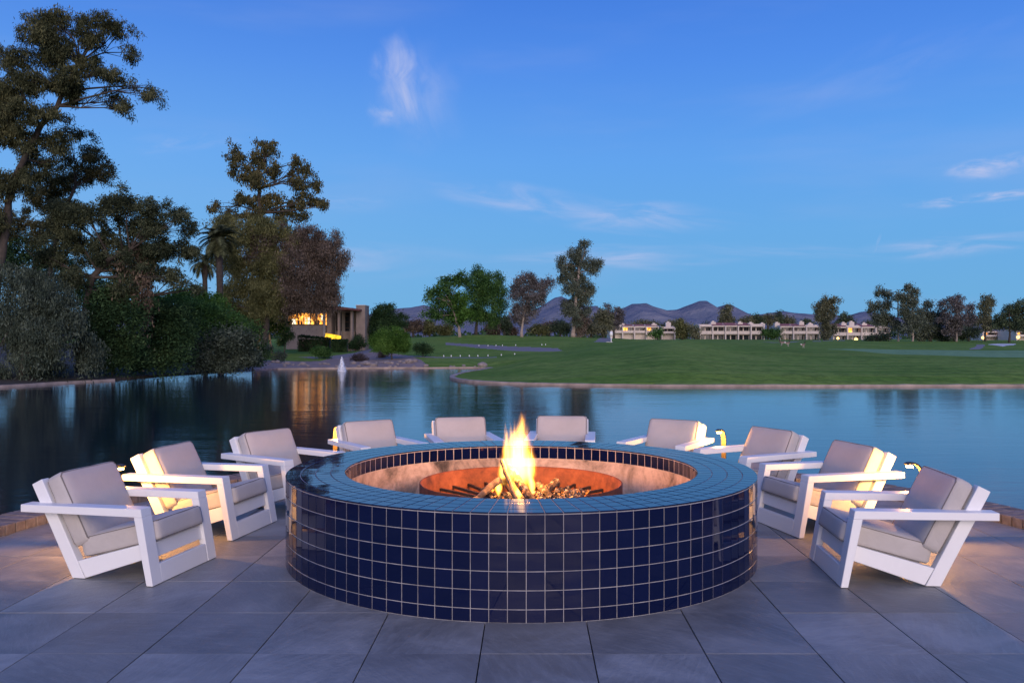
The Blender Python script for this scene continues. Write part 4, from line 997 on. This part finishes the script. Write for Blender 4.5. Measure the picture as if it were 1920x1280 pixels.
# ------------------------------------------------------------------ patio
PC = Vector((.10, 6.25)); PR = 4.20
out = [(PC.x - PR, -2.0)] + [(PC.x + PR * math.cos(a), PC.y + PR * math.sin(a)) for a in np.linspace(PI, 0, 60)] + [(PC.x + PR, -2.0)]
def grow(k): return [(PC.x - PR - k, -2.0)] + [(PC.x + (PR + k) * math.cos(a), PC.y + (PR + k) * math.sin(a)) for a in np.linspace(PI, 0, 60)] + [(PC.x + PR + k, -2.0)]
def clip(poly, cl):
    """Sutherland-Hodgman against a convex outline given clockwise"""
    outp = poly
    for i in range(len(cl)):
        a, c = cl[i], cl[(i + 1) % len(cl)]
        side = lambda q: (c[0] - a[0]) * (q[1] - a[1]) - (c[1] - a[1]) * (q[0] - a[0])
        inp = outp; outp = []
        for j in range(len(inp)):
            p1, p2 = inp[j - 1], inp[j]; s1, s2 = side(p1), side(p2)
            if (s1 <= 0) != (s2 <= 0):
                t_ = s1 / (s1 - s2); outp.append((p1[0] + (p2[0] - p1[0]) * t_, p1[1] + (p2[1] - p1[1]) * t_))
            if s2 <= 0: outp.append(p2)
        if not outp: return []
    return outp
patio = thing('patio', 'x', 'x'); del patio['label']; del patio['category']; tag(patio, kind='structure')
MB().prism_z(out, -.9, -.035).build('bedding', M['joint'], patio)
sw, sdp, skew, g = .560, .645, .0197, .0032
inner = grow(-.004)
r2 = random.Random(3)
for j in range(-10, 10):
    ya, yb = 4.299 + j * sdp, 4.299 + (j + 1) * sdp
    for i in range(-9, 9):
        xa, xb = -.165 + i * sw, -.165 + (i + 1) * sw
        f = lambda x, y: (x + (y - 3.93) * skew, y)
        gy = .0016
        q = [f(xa + g, ya + gy), f(xb - g, ya + gy), f(xb - g, yb - gy), f(xa + g, yb - gy)]
        q = clip(q, inner)
        if len(q) < 3: continue
        ar = abs(sum(q[k - 1][0] * q[k][1] - q[k][0] * q[k - 1][1] for k in range(len(q)))) / 2
        if ar < .004: continue
        c0 = Vector((sum(p_[0] for p_ in q) / len(q), sum(p_[1] for p_ in q) / len(q)))
        if (c0 - Vector((.066, 6.455))).length < 1.1: continue
        z = r2.uniform(-.0012, .0012)
        MB().prism_z([(p_[0] - c0.x, p_[1] - c0.y) for p_ in q], -.034, 0).build('slab', M['slab'], patio, loc=(c0.x, c0.y, z), bevel=.0010, rot=(r2.uniform(-.0012, .0012), r2.uniform(-.0012, .0012), 0))
# coping of brick on a retaining wall
kerb = thing('brick_kerb', 'low brick kerb curving round the patio at the edge of the lake', 'kerb')
a_ = grow(.02); c_ = grow(.36)
mb = MB(); n = len(a_)
vs = [(x, y, -1.6) for x, y in a_] + [(x, y, -.03) for x, y in a_] + [(x, y, -.03) for x, y in c_] + [(x, y, -1.6) for x, y in c_]
fs = [(i, i + 1, n + i + 1, n + i) for i in range(n - 1)] + [(n + i, n + i + 1, 2 * n + i + 1, 2 * n + i) for i in range(n - 1)] + [(2 * n + i, 2 * n + i + 1, 3 * n + i + 1, 3 * n + i) for i in range(n - 1)]
mb.add(vs, fs).build('retaining_wall', M['wallrock'], kerb)
bw = .116; rm_ = PR + .19
nb = int(PI * rm_ / bw)
bmeshes = []
for k in range(4):
    q = MB().prism_z([(-.052, -.185), (.052, -.185), (.055, .185), (-.055, .185)], 0, .105); bmeshes.append(q.mesh('brick', M['brick'], bevel=.006))
def brick(x, y, a):
    link('brick', r2.choice(bmeshes), kerb, (x, y, -.029 + r2.uniform(-.003, .003)), (r2.uniform(-.01, .01), r2.uniform(-.01, .01), a + r2.uniform(-.01, .01)))
for k in range(nb):
    a = PI * (k + .5) / nb; brick(PC.x + rm_ * math.cos(a), PC.y + rm_ * math.sin(a), a - PI / 2)
for k in range(48):
    y = PC.y - (k + .5) * bw
    brick(PC.x - rm_, y, PI / 2); brick(PC.x + rm_, y, -PI / 2)

# ------------------------------------------------------------------ fire pit
FX, FY, RO, RI, FH = .066, 6.458, 1.700, 1.290, .609
pit = thing('fire_pit', 'large round fire pit clad in dark blue square tiles with pale grout', 'fire pit', (FX, FY, 0))
MB().lathe([(RO - .0022, -.02), (RO - .0022, FH - .010), (RO - .007, FH - .0025), (RI + .007, FH - .0025), (RI + .0022, FH - .012), (RI + .0022, FH - .112), (RI + .02, FH - .115), (RI + .02, -.02)], 103).build('grout_core', M['grout'], pit)
MB().lathe([(RI + .004, FH - .1125), (RI + .002, FH - .118), (RI + .004, .05), (RI + .018, .05), (RI + .018, FH - .1125)], 128, close=True).build('inner_render', M['render'], pit, smooth=False)
MB().lathe([(.01, .08), (RI + .01, .08)], 64).build('pit_floor', M['gravel'], pit)
NT = 103; tw = 2 * PI * RO / NT; gj = .0046
def tile_mesh(name, w, h, w2=None, th=.008, e=.0022):
    """a glazed tile lying in the plane x-z, facing +y, with a softened rim"""
    w2 = w if w2 is None else w2
    a = [(-w / 2, -h / 2), (w / 2, -h / 2), (w2 / 2, h / 2), (-w2 / 2, h / 2)]
    vs = [(x, -th, z) for x, z in a] + [(x, -e * .8, z) for x, z in a] + [(x - math.copysign(e, x), 0, z - math.copysign(e, z)) for x, z in a]
    fs = [(0, 1, 2, 3)] + [(k, (k + 1) % 4, 4 + (k + 1) % 4, 4 + k) for k in range(4)] + [(4 + k, 4 + (k + 1) % 4, 8 + (k + 1) % 4, 8 + k) for k in range(4)] + [(8, 9, 10, 11)]
    me = mesh_from(name, vs, fs, M['tile']); bm = bmesh.new(); bm.from_mesh(me); bmesh.ops.recalc_face_normals(bm, faces=bm.faces); bm.to_mesh(me); bm.free(); return me
rh = .1045
tm = tile_mesh('wall_tile', tw - gj, rh - gj)
tmb = tile_mesh('wall_tile', tw - gj, (FH - .012 - 5 * rh) - gj)
phase = math.atan2(-1, 0) + 2 * PI / NT * .12
rest = MB(); camdir = -PI / 2
def placed(me, Mx):
    return [Mx @ v_.co for v_ in me.vertices], [tuple(p_.vertices) for p_ in me.polygons]
cnt = 0
for k in range(NT):
    a = phase + 2 * PI * (k + .5) / NT
    da = abs((a - camdir + PI) % (2 * PI) - PI)
    for r in range(6):
        me = tm if r < 5 else tmb
        hgt_ = rh if r < 5 else (FH - .012 - 5 * rh)
        z = FH - .012 - r * rh - hgt_ / 2
        Mx = Matrix.Translation((RO * math.cos(a), RO * math.sin(a), z)) @ Matrix.Rotation(a - PI / 2, 4, 'Z') @ Matrix.Rotation(r2.gauss(0, .0022), 4, 'X') @ Matrix.Rotation(r2.gauss(0, .0022), 4, 'Z')
        Mx = Mx @ Matrix.Rotation(r2.gauss(0, .002), 4, 'Y')
        if da < rad(77) and cnt < 300:
            o = link('wall_tile', me, pit); o.matrix_local = Mx; cnt += 1
        else: rest.add(*placed(me, Mx))
tag(rest.build('wall_tile', M['tile'], pit), kind='stuff')
# coping: four rings
cop = []
rings = 4; rw = (RO - RI + .006) / rings
for q in range(rings):
    ra = RI - .003 + q * rw; rb_ = ra + rw
    wa = 2 * PI * ra / NT - gj; wb = 2 * PI * rb_ / NT - gj
    me = tile_mesh('coping_tile', wa, rw - gj, wb)
    for k in range(NT):
        a = phase + 2 * PI * (k + .5 + .0 * q) / NT; r = (ra + rb_) / 2
        # tile faces up: +y -> +z, its z -> outward
        B3 = Matrix(((-math.sin(a), 0, math.cos(a)), (math.cos(a), 0, math.sin(a)), (0, 1, 0)))
        Mx = Matrix.Translation((r * math.cos(a), r * math.sin(a), FH)) @ B3.to_4x4() @ Matrix.Rotation(r2.gauss(0, .0022), 4, 'X') @ Matrix.Rotation(r2.gauss(0, .0022), 4, 'Z')
        dist = math.hypot(r * math.cos(a) + FX, r * math.sin(a) + FY)
        cop.append((dist, me, Mx))
cop.sort(key=lambda q: q[0]); rest = MB()
for i, (dist, me, Mx) in enumerate(cop):
    if i < 300: o = link('coping_tile', me, pit); o.matrix_local = Mx
    else: rest.add(*placed(me, Mx))
tag(rest.build('coping_tile', M['tile'], pit), kind='stuff')
ti = tile_mesh('inner_tile', 2 * PI * RI / NT - gj, .1 - gj)
for k in range(NT):
    a = phase + 2 * PI * (k + .5) / NT
    o = link('inner_tile', ti, pit)
    o.matrix_local = Matrix.Translation((RI * math.cos(a), RI * math.sin(a), FH - .012 - .05)) @ Matrix.Rotation(a + PI / 2, 4, 'Z') @ Matrix.Rotation(r2.gauss(0, .006), 4, 'X') @ Matrix.Rotation(r2.gauss(0, .006), 4, 'Z')
# steel ring with its grate
BR = .742
bowl = thing('fire_bowl', 'rusty round steel ring with an iron grate, inside the tiled fire pit', 'fire bowl', (FX, FY, .081))
MB().lathe([(BR, 0), (BR, .42), (BR + .008, .424), (BR + .012, .42), (BR + .012, 0)], 96, close=True).build('ring_wall', M['rust'], bowl, smooth=True)
for k in range(30):
    a = 2 * PI * (k + .4) / 30
    c, s_ = math.cos(a), math.sin(a)
    mb = MB().add([(r * c - sgn * .009 * s_, r * s_ + sgn * .009 * c, z) for r, z in ((.12, .235), (BR - .003, .285), (BR - .003, .305), (.12, .255)) for sgn in (-1, 1)],
                  [(0, 2, 3, 1), (2, 4, 5, 3), (4, 6, 7, 5), (6, 0, 1, 7), (0, 6, 4, 2), (1, 3, 5, 7)])
    mb.build('grate_bar', M['iron'], bowl)
MB().lathe([(.10, .22), (.14, .22), (.14, .255), (.10, .255)], 32, close=True).build('grate_hub', M['iron'], bowl)
MB().lathe([(.44, .235), (.46, .235), (.46, .262), (.44, .262)], 48, close=True).build('grate_ring', M['iron'], bowl)
MB().lathe([(.01, .02), (BR - .002, .02)], 48).build('ash_bed', M['ash'], bowl)
# fire: logs, embers, flames
BX = FX + (956 - 960) * 6.45 / F
def log(label, p0, p1, r, m):
    p0, p1 = Vector(p0), Vector(p1); r_ = random.Random(int(p0.x * 999 + r * 1e4))
    pts = [p0.lerp(p1, k / 7) + Vector((r_.uniform(-.008, .008), r_.uniform(-.008, .008), r_.uniform(-.008, .008))) for k in range(8)]
    o = MB().tube([p - p0 for p in pts], [r * r_.uniform(.82, 1.1) for _ in pts], 9).build('log', m, loc=p0)
    tag(o, label, 'log', 'logs of the fire')
log('pale log at the left of the fire sloping up into the flames', (-.30, 6.15, .385), (-.09, 6.36, .53), .026, M['birch'])
log('charred log slanting right into the flames', (.16, 6.16, .385), (-.02, 6.48, .60), .032, M['char'])
log('charred log lying flat across the front of the grate', (-.24, 6.10, .375), (.14, 6.12, .372), .026, M['char'])
log('thick burning log behind the pale one', (-.22, 6.62, .39), (.02, 6.40, .56), .035, M['char'])
log('short charred log on the right of the grate', (.20, 6.52, .385), (.34, 6.66, .46), .036, M['char'])
log('charred stump leaning against the others at the right', (.29, 6.40, .385), (.20, 6.56, .47), .03, M['char'])
log('thin branch poking up through the fire', (.04, 6.20, .38), (-.08, 6.42, .66), .016, M['birch'])
em = random.Random(4); mb = MB(); mb2 = MB()
def chunk(mb, c, s, rr):
    ve = []
    for k in range(8):
        ve.append(c + Vector(((k & 1) * 2 - 1, (k >> 1 & 1) * 2 - 1, (k >> 2 & 1) * 2 - 1)) * s * .5 + Vector((rr.uniform(-1, 1), rr.uniform(-1, 1), rr.uniform(-1, 1))) * s * .28)
    mb.add(ve, [(0, 2, 3, 1), (4, 5, 7, 6), (0, 1, 5, 4), (2, 6, 7, 3), (0, 4, 6, 2), (1, 3, 7, 5)])
for k in range(620):
    a = em.uniform(0, 2 * PI); r = abs(em.gauss(0, .16)); x = BX + .10 + r * math.cos(a) * 1.5; y = 6.42 + r * math.sin(a)
    if em.random() < .35: x = FX + .33 + em.gauss(0, .085); y = 6.62 + em.gauss(0, .08)
    z = .345 + max(0, .045 - r * .12) * em.uniform(0, 1.4) + .01
    chunk(mb if em.random() < .6 else mb2, Vector((x, y, z)), em.uniform(.007, .026), em)
tag(mb.build('ash_chunks', M['ash']), 'pale ash crumbs heaped on the grate round the fire', 'ash', kind='stuff')
tag(mb2.build('embers', M['char']), 'charred glowing embers heaped on the grate round the fire', 'embers', kind='stuff')

fire = thing('fire', 'bright yellow wood fire burning in the middle of the pit', 'fire', (BX, 6.42, .39))
def flame_mat(name, R, Hh, lean, seed, K, wob=1.0):
    """glowing gas: bright core, ragged orange margin that thins and splits upward"""
    m = bpy.data.materials.new(name); m.use_nodes = True; t = m.node_tree; b = NB(t)
    for n in list(t.nodes): t.nodes.remove(n)
    oc = b.n('ShaderNodeTexCoord').outputs['Object']; x, y, z = b.sep(oc)
    h = b.m('DIVIDE', z, Hh)
    sv = b.xyz(x, y, b.m('ADD', z, seed))
    w1 = b.noise(b.mapping(sv, (9 / R * .1, 9 / R * .1, 3.2 / R * .1)), 1, 3, .55)
    w2 = b.noise(b.mapping(sv, (9 / R * .1, 9 / R * .1, 3.2 / R * .1), loc=(5, 3, 8)), 1, 3, .55)
    amp = b.m('MULTIPLY', b.m('ADD', h, .15), R * 1.1 * wob)
    x2 = b.m('SUBTRACT', b.m('ADD', x, b.m('MULTIPLY', b.m('SUBTRACT', w1, .5), amp)), b.m('MULTIPLY', lean, b.m('MULTIPLY', h, h)))
    y2 = b.m('ADD', y, b.m('MULTIPLY', b.m('SUBTRACT', w2, .5), amp))
    r = b.m('SQRT', b.m('ADD', b.m('MULTIPLY', x2, x2), b.m('MULTIPLY', y2, y2)))
    # radius along the height
    cr = b.n('ShaderNodeFloatCurve'); b.set(cr.inputs['Value'], h)
    c = cr.mapping.curves[0]
    c.points[0].location = (0, .45); c.points[1].location = (1, 0.0)
    for q in ((.14, .72), (.35, 1.0), (.55, .78), (.75, .42), (.9, .2)): c.points.new(*q)
    cr.mapping.update()
    rr = b.m('MULTIPLY', cr.outputs[0], R)
    q = b.m('DIVIDE', b.m('SUBTRACT', rr, r), R)            # >0 inside
    strk = b.noise(b.mapping(sv, (34 / R * .1, 34 / R * .1, 6 / R * .1)), 1, 3, .6)
    tear = b.m('MULTIPLY', b.m('SUBTRACT', strk, .5), b.m('ADD', .3, b.m('MULTIPLY', h, 1.5)))
    q = b.m('ADD', q, b.m('MULTIPLY', tear, .9))
    dens = b.smooth(q, .02, .55)
    col = b.ramp(q, [(0, (1, .14, .008)), (.14, (1, .28, .02)), (.36, (1, .44, .045)), (.75, (1, .62, .16))])
    ee = b.n('ShaderNodeEmission'); b.set(ee.inputs[0], col)
    fade = b.smooth(h, 1.05, .70)
    bs = b.smooth(h, -.02, .10)
    b.set(ee.inputs[1], b.m('MULTIPLY', b.m('MULTIPLY', b.m('POWER', dens, 1.35), K), b.m('MULTIPLY', fade, bs)))
    o = b.n('ShaderNodeOutputMaterial'); t.links.new(ee.outputs[0], o.inputs['Volume'])
    return m
def flame(label, loc, R, Hh, lean, seed, K, wob=1.0):
    m = flame_mat('flame_gas', R, Hh, lean, seed, K, wob)
    mb = MB(); pr = []
    n = 16; vs = []
    for i in range(9):
        h = i / 8; off = lean * h * h; r = R * (1.5 if h < .6 else 1.5 - 1.6 * (h - .6))
        for k in range(n):
            a = 2 * PI * k / n; vs.append((off + r * math.cos(a), r * math.sin(a), Hh * 1.05 * h))
    fs = [(i * n + k, i * n + (k + 1) % n, (i + 1) * n + (k + 1) % n, (i + 1) * n + k) for i in range(8) for k in range(n)] + [tuple(range(n)), tuple(range(8 * n, 9 * n))]
    o = mb.add(vs, fs).build('flame', m, fire, loc=loc); o['label'] = label
flame('broad white hot body of the fire leaning right at the top', (0, 0, .02), .150, .58, .03, 2.3, 34, 1.5)
flame('tall pointed flame at the right', (.015, .02, .20), .075, .50, .02, 7.1, 42, 1.5)
flame('ragged flame peak between the two pointed ones', (-.02, .03, .20), .07, .40, -.01, 33.1, 34, 1.5)
flame('thin pointed flame at the left', (-.085, 0, .18), .050, .40, -.015, 11.7, 55, 1.0)
flame('thin upper wisp left of the main peak', (-.05, -.03, .26), .034, .34, -.02, 41.7, 45, 1.4)
flame('side tongue on the right of the fire body', (.085, .02, .08), .055, .34, .01, 47.3, 45, 1.4)
flame('side tongue on the left of the fire body', (-.11, .02, .08), .05, .28, -.02, 53.3, 45, 1.4)
flame('small low flame at the far left of the fire', (-.15, -.05, .01), .036, .20, -.012, 15.2, 90)
flame('narrow flame running down at the right foot of the fire', (.10, -.02, .0), .036, .28, -.04, 21.2, 80)
flame('low flame licking the middle logs', (.0, -.08, -.01), .045, .16, .0, 27.2, 60)
for z, e, rr_2 in ((.34, 90, .10), (.16, 12, .06)):
    l = bpy.data.lights.new('fire_glow', 'POINT'); l.energy = e; l.color = (1, .36, .09); l.shadow_soft_size = rr_2
    link('fire_glow', l, fire, loc=(0, 0, z))

# ------------------------------------------------------------------ chairs
def cushion(wx, L_, th, puff, seed):
    """soft box in local x (width), u (length), n (thickness): returns MB in a flat frame x,y(u),z(n)"""
    nx, ny, nz = 22, 20, 6; r_ = .028
    bm = bmesh.new(); bmesh.ops.create_cube(bm, size=1)
    bmesh.ops.scale(bm, vec=(wx, L_, th), verts=bm.verts)
    bmesh.ops.subdivide_edges(bm, edges=bm.edges, cuts=13, use_grid_fill=True)
    hx_, hy_, hz_ = wx / 2, L_ / 2, th / 2
    from mathutils import noise as mn
    for v_ in bm.verts:
        c = v_.co
        # concentrate rings near the rims, then round
        q = Vector((max(-hx_ + r_, min(hx_ - r_, c.x)), max(-hy_ + r_, min(hy_ - r_, c.y)), max(-hz_ + r_, min(hz_ - r_, c.z))))
        dlt = c - q
        if dlt.length > 1e-6: c = q + dlt.normalized() * min(dlt.length, r_)
        fx, fy = (1 - abs(c.x / hx_) ** 4), (1 - abs(c.y / hy_) ** 4)
        fz = 1 - abs(c.z / hz_) ** 2
        c.z += math.copysign(puff * max(0, fx) * max(0, fy), c.z) * (abs(c.z / hz_) ** 2)
        c.x += math.copysign(puff * .35 * max(0, fz) * max(0, fy), c.x) * (abs(c.x / hx_) ** 3)
        c.y += math.copysign(puff * .35 * max(0, fz) * max(0, fx), c.y) * (abs(c.y / hy_) ** 3)
        nn = mn.noise(Vector((c.x * 6 + seed, c.y * 6, c.z * 5))) * .004 + mn.noise(Vector((c.x * 17 + seed, c.y * 17, c.z * 9))) * .0014
        c += c.normalized() * nn
        v_.co = c
    return bm
def cushion_mesh(name, wx, L_, th, puff, seed, Mx):
    bm = cushion(wx, L_, th, puff, seed); bm.transform(Mx)
    me = bpy.data.meshes.new(name); bm.to_mesh(me); bm.free(); me.materials.append(M['canvas'])
    me.polygons.foreach_set('use_smooth', [True] * len(me.polygons))
    # piping: two loops round the front and back faces
    mb = MB()
    for sg in (-1, 1):
        pts = []; k = .012; a, c, z = wx / 2 - .009, L_ / 2 - .009, sg * (th / 2 - .009)
        cor = [(a, c), (-a, c), (-a, -c), (a, -c)]
        for i in range(4):
            p0, p1 = Vector(cor[i]), Vector(cor[(i + 1) % 4]); dr = (p1 - p0).normalized()
            for s_ in np.linspace(k * 1.8, (p1 - p0).length - k * 1.8, 8):
                q = p0 + dr * s_; pts.append(Mx @ Vector((q.x, q.y, z)))
        pts.append(pts[0]); mb.tube(pts, .0048, 6, caps=False)
    return me, mb.mesh('piping', M['piping'], smooth=True)
def make_chair():
    t = thing('lounge_chair', '', 'chair')
    lean = (-.45, .893); nrm = (.893, .45)
    bv = .003
    for s in (-1, 1):
        xo, xi = (.38 * s, .272 * s); x0, x1 = min(xo, xi), max(xo, xi)
        MB().prism_x([(0, 0), (-.077, .4295), (-.135, .4295), (-.045, 0)], x0, x1).build('leg', M['white'], t, bevel=bv)
        MB().prism_x([(-.0775, .430), (-.087, .483), (-.958, .483), (-.958, .434)], x0, x1).build('armrest', M['white'], t, bevel=bv)
        po, pi_ = (.300 * s, .236 * s); p0, p1 = min(po, pi_), max(po, pi_)
        # post from foot to top; the arm runs outside it
        T = (-.941, .600); U = (-.941 + .083 * nrm[0], .600 + .083 * nrm[1])
        # outer cheek ends below arm bottom are notched by keeping the post a hair inside
        MB().prism_x([(-.638, 0), T, U, (-.545, .0), ][:4], p0 * 1.0 if s < 0 else p0, p1).build('back_post', M['white'], t, bevel=bv)
        MB().prism_x([(-.636 + .095, .004 + .0), (-.085, .155), (-.105, .25), (-.60, .112)], p0 + .002, p1 - .002).build('side_rail', M['white'], t, bevel=bv)
        MB().box(x0 + .02, x1 - .02, -.04, -.008, -.004, .0).build('glide', M['rubber'], t)
    MB().prism_x([(-.002, 0), (-.022, .120), (-.052, .120), (-.040, 0)], -.2715, .2715).build('front_panel', M['white'], t, bevel=bv)
    MB().prism_x([(-.052, .155), (-.067, .248), (-.105, .248), (-.090, .155)], -.2715, .2715).build('front_rail', M['white'], t, bevel=bv)
    # back frame rails between the posts
    for zc, hh_ in ((.545, .09), (.20, .07)):
        c = Vector((-.638 - .504 * zc + .0415 * .893 + .0, zc + .02))
        q = []
        for a, b_ in ((-1, -1), (1, -1), (1, 1), (-1, 1)):
            q.append((c.x + nrm[0] * .022 * a + lean[0] * hh_ / 2 * b_, c.y + nrm[1] * .022 * a + lean[1] * hh_ / 2 * b_))
        MB().prism_x(q, -.2355, .2355).build('back_rail', M['white'], t, bevel=bv)
    for k in range(4):
        xx = -.18 + .12 * k
        c0 = Vector((-.638 - .504 * .24 + .035, .26)); c1 = Vector((-.638 - .504 * .48 + .035, .50))
        MB().prism_x([(c0.x - .008, c0.y), (c1.x - .008, c1.y), (c1.x + .008, c1.y), (c0.x + .008, c0.y)], xx - .03, xx + .03).build('back_slat', M['white'], t)
    for k in range(5):  # seat slats, widened almost edge to edge to keep light from leaking through
        y = -.14 - .085 * k; z = .252 + (y + .105) * .275
        MB().prism_x([(y, z - .028), (y - .078, z - .049), (y - .078, z - .037), (y, z - .014)], -.2355, .2355).build('seat_slat', M['white'], t)
    # cushions
    ang = math.atan2(.139, .54)
    sc_ = Vector((0, -.300, .190)) + Vector((0, -math.sin(ang), math.cos(ang))) * .073
    Ms = Matrix.Translation(sc_) @ Matrix.Rotation(ang, 4, 'X')
    me, pp = cushion_mesh('seat_cushion', .540, .575, .135, .012, 1.3, Ms)
    o = link('seat_cushion', me, t); link('piping', pp, o)
    al = math.atan2(.893, -.45)
    # back cushion: its length runs up the slope, its face looks forward
    Lc = .50; q = Vector((0, -.745, .690)) - Vector((0, nrm[0], nrm[1])) * .0625 - Vector((0, lean[0], lean[1])) * Lc / 2
    Rm = Matrix(((1, 0, 0), (0, lean[0], nrm[0]), (0, lean[1], nrm[1]))).to_4x4()
    me, pp = cushion_mesh('back_cushion', .572, Lc, .122, .016, 5.7, Matrix.Translation(q) @ Rm)
    o = link('back_cushion', me, t); link('piping', pp, o)
    return t
CH_ = [(-2.189, 5.818, -11.3, 'frontmost white lounge chair on the left, nearest the camera'),
       (-2.089, 7.06, -11.0, 'second white lounge chair from the left, arm and back lit orange by a lamp'),
       (-1.735, 7.921, -33.9, 'third white lounge chair from the left, partly behind the rim of the fire pit'),
       (-1.133, 8.707, -56.2, 'fourth white lounge chair from the left, turned half right behind the pit'),
       (-.419, 9.019, -77.2, 'white lounge chair directly left of the flames behind the pit'),
       (.497, 9.152, -95.7, 'white lounge chair directly right of the flames behind the pit'),
       (1.375, 8.817, -122.0, 'fourth white lounge chair from the right, its arm touching the bright lamp'),
       (1.892, 8.166, -152.5, 'third white lounge chair from the right, just right of the bright lamp'),
       (2.157, 7.135, -166.5, 'second white lounge chair from the right, seat and arm lit yellow by a lamp'),
       (2.092, 5.801, -184.5, 'frontmost white lounge chair on the right, nearest the camera')]
proto = make_chair()
for i, (x, y, th, lab) in enumerate(CH_):
    o = proto if i == 0 else copy_tree(proto)
    o.location = (x, y, .0045); o.rotation_euler = (0, 0, rad(th - 90))      # the chair faces its local +y
    tag(o, lab, 'chair', 'white lounge chairs round the fire pit')

# ------------------------------------------------------------------ path lamps
def make_lamp():
    t = thing('path_lamp', '', 'lamp')
    MB().lathe([(.006, 0), (.055, 0), (.055, .008), (.006, .010)], 20).build('base_plate', M['lamp_metal'], t)
    path = [(0, .009), (0, .44)] + [(.10 - .10 * math.cos(a), .47 + .13 * math.sin(a)) for a in np.linspace(0, rad(115), 10)]
    L2 = []; n = len(path)
    for i, (y, z) in enumerate(path):
        a, c = path[max(0, i - 1)], path[min(n - 1, i + 1)]; tx = Vector((c[0] - a[0], c[1] - a[1])).normalized(); nn = Vector((-tx.y, tx.x))
        L2.append((Vector((y, z)) + nn * .007, Vector((y, z)) - nn * .007))
    vs = []; fs = []
    for (a, c) in L2:
        for q in (a, c):
            for x in (-.026, .026): vs.append((x, q.x, q.y))
    for i in range(n - 1):
        b0 = i * 4; b1 = b0 + 4
        fs += [(b0, b0 + 1, b1 + 1, b1), (b0 + 2, b1 + 2, b1 + 3, b0 + 3), (b0, b1, b1 + 2, b0 + 2), (b0 + 1, b0 + 3, b1 + 3, b1 + 1)]
    fs += [(0, 2, 3, 1), (4 * n - 4, 4 * n - 3, 4 * n - 1, 4 * n - 2)]
    MB().add(vs, fs).build('post', M['lamp_metal'], t, bevel=.0015)
    mb = MB().box(-.018, .018, .09, .13, .564, .576); mb.build('diffuser', M['lampglow'], t)
    l = bpy.data.lights.new('lamp_light', 'POINT'); l.energy = 50; l.color = (1, .44, .085); l.shadow_soft_size = .028
    link('lamp_light', l, t, loc=(0, .12, .535))
    return t
lp = make_lamp()
for i, (x, y, lab) in enumerate([(-3.10, 6.60, 'curved path lamp glowing between the two left front chairs'), (-1.97, 9.62, 'curved path lamp hidden behind the arm of the fourth chair from the left'),
                                 (2.265, 9.25, 'curved path lamp shining between the third and fourth chairs from the right'), (3.20, 6.73, 'curved path lamp behind the arm of the second chair from the right')]):
    o = lp if i == 0 else copy_tree(lp)
    o.location = (x, y, .003); dv = Vector((FX - x, FY - y)); o.rotation_euler = (0, 0, math.atan2(dv.y, dv.x) - PI / 2)
    tag(o, lab, 'lamp', 'curved path lamps round the patio')
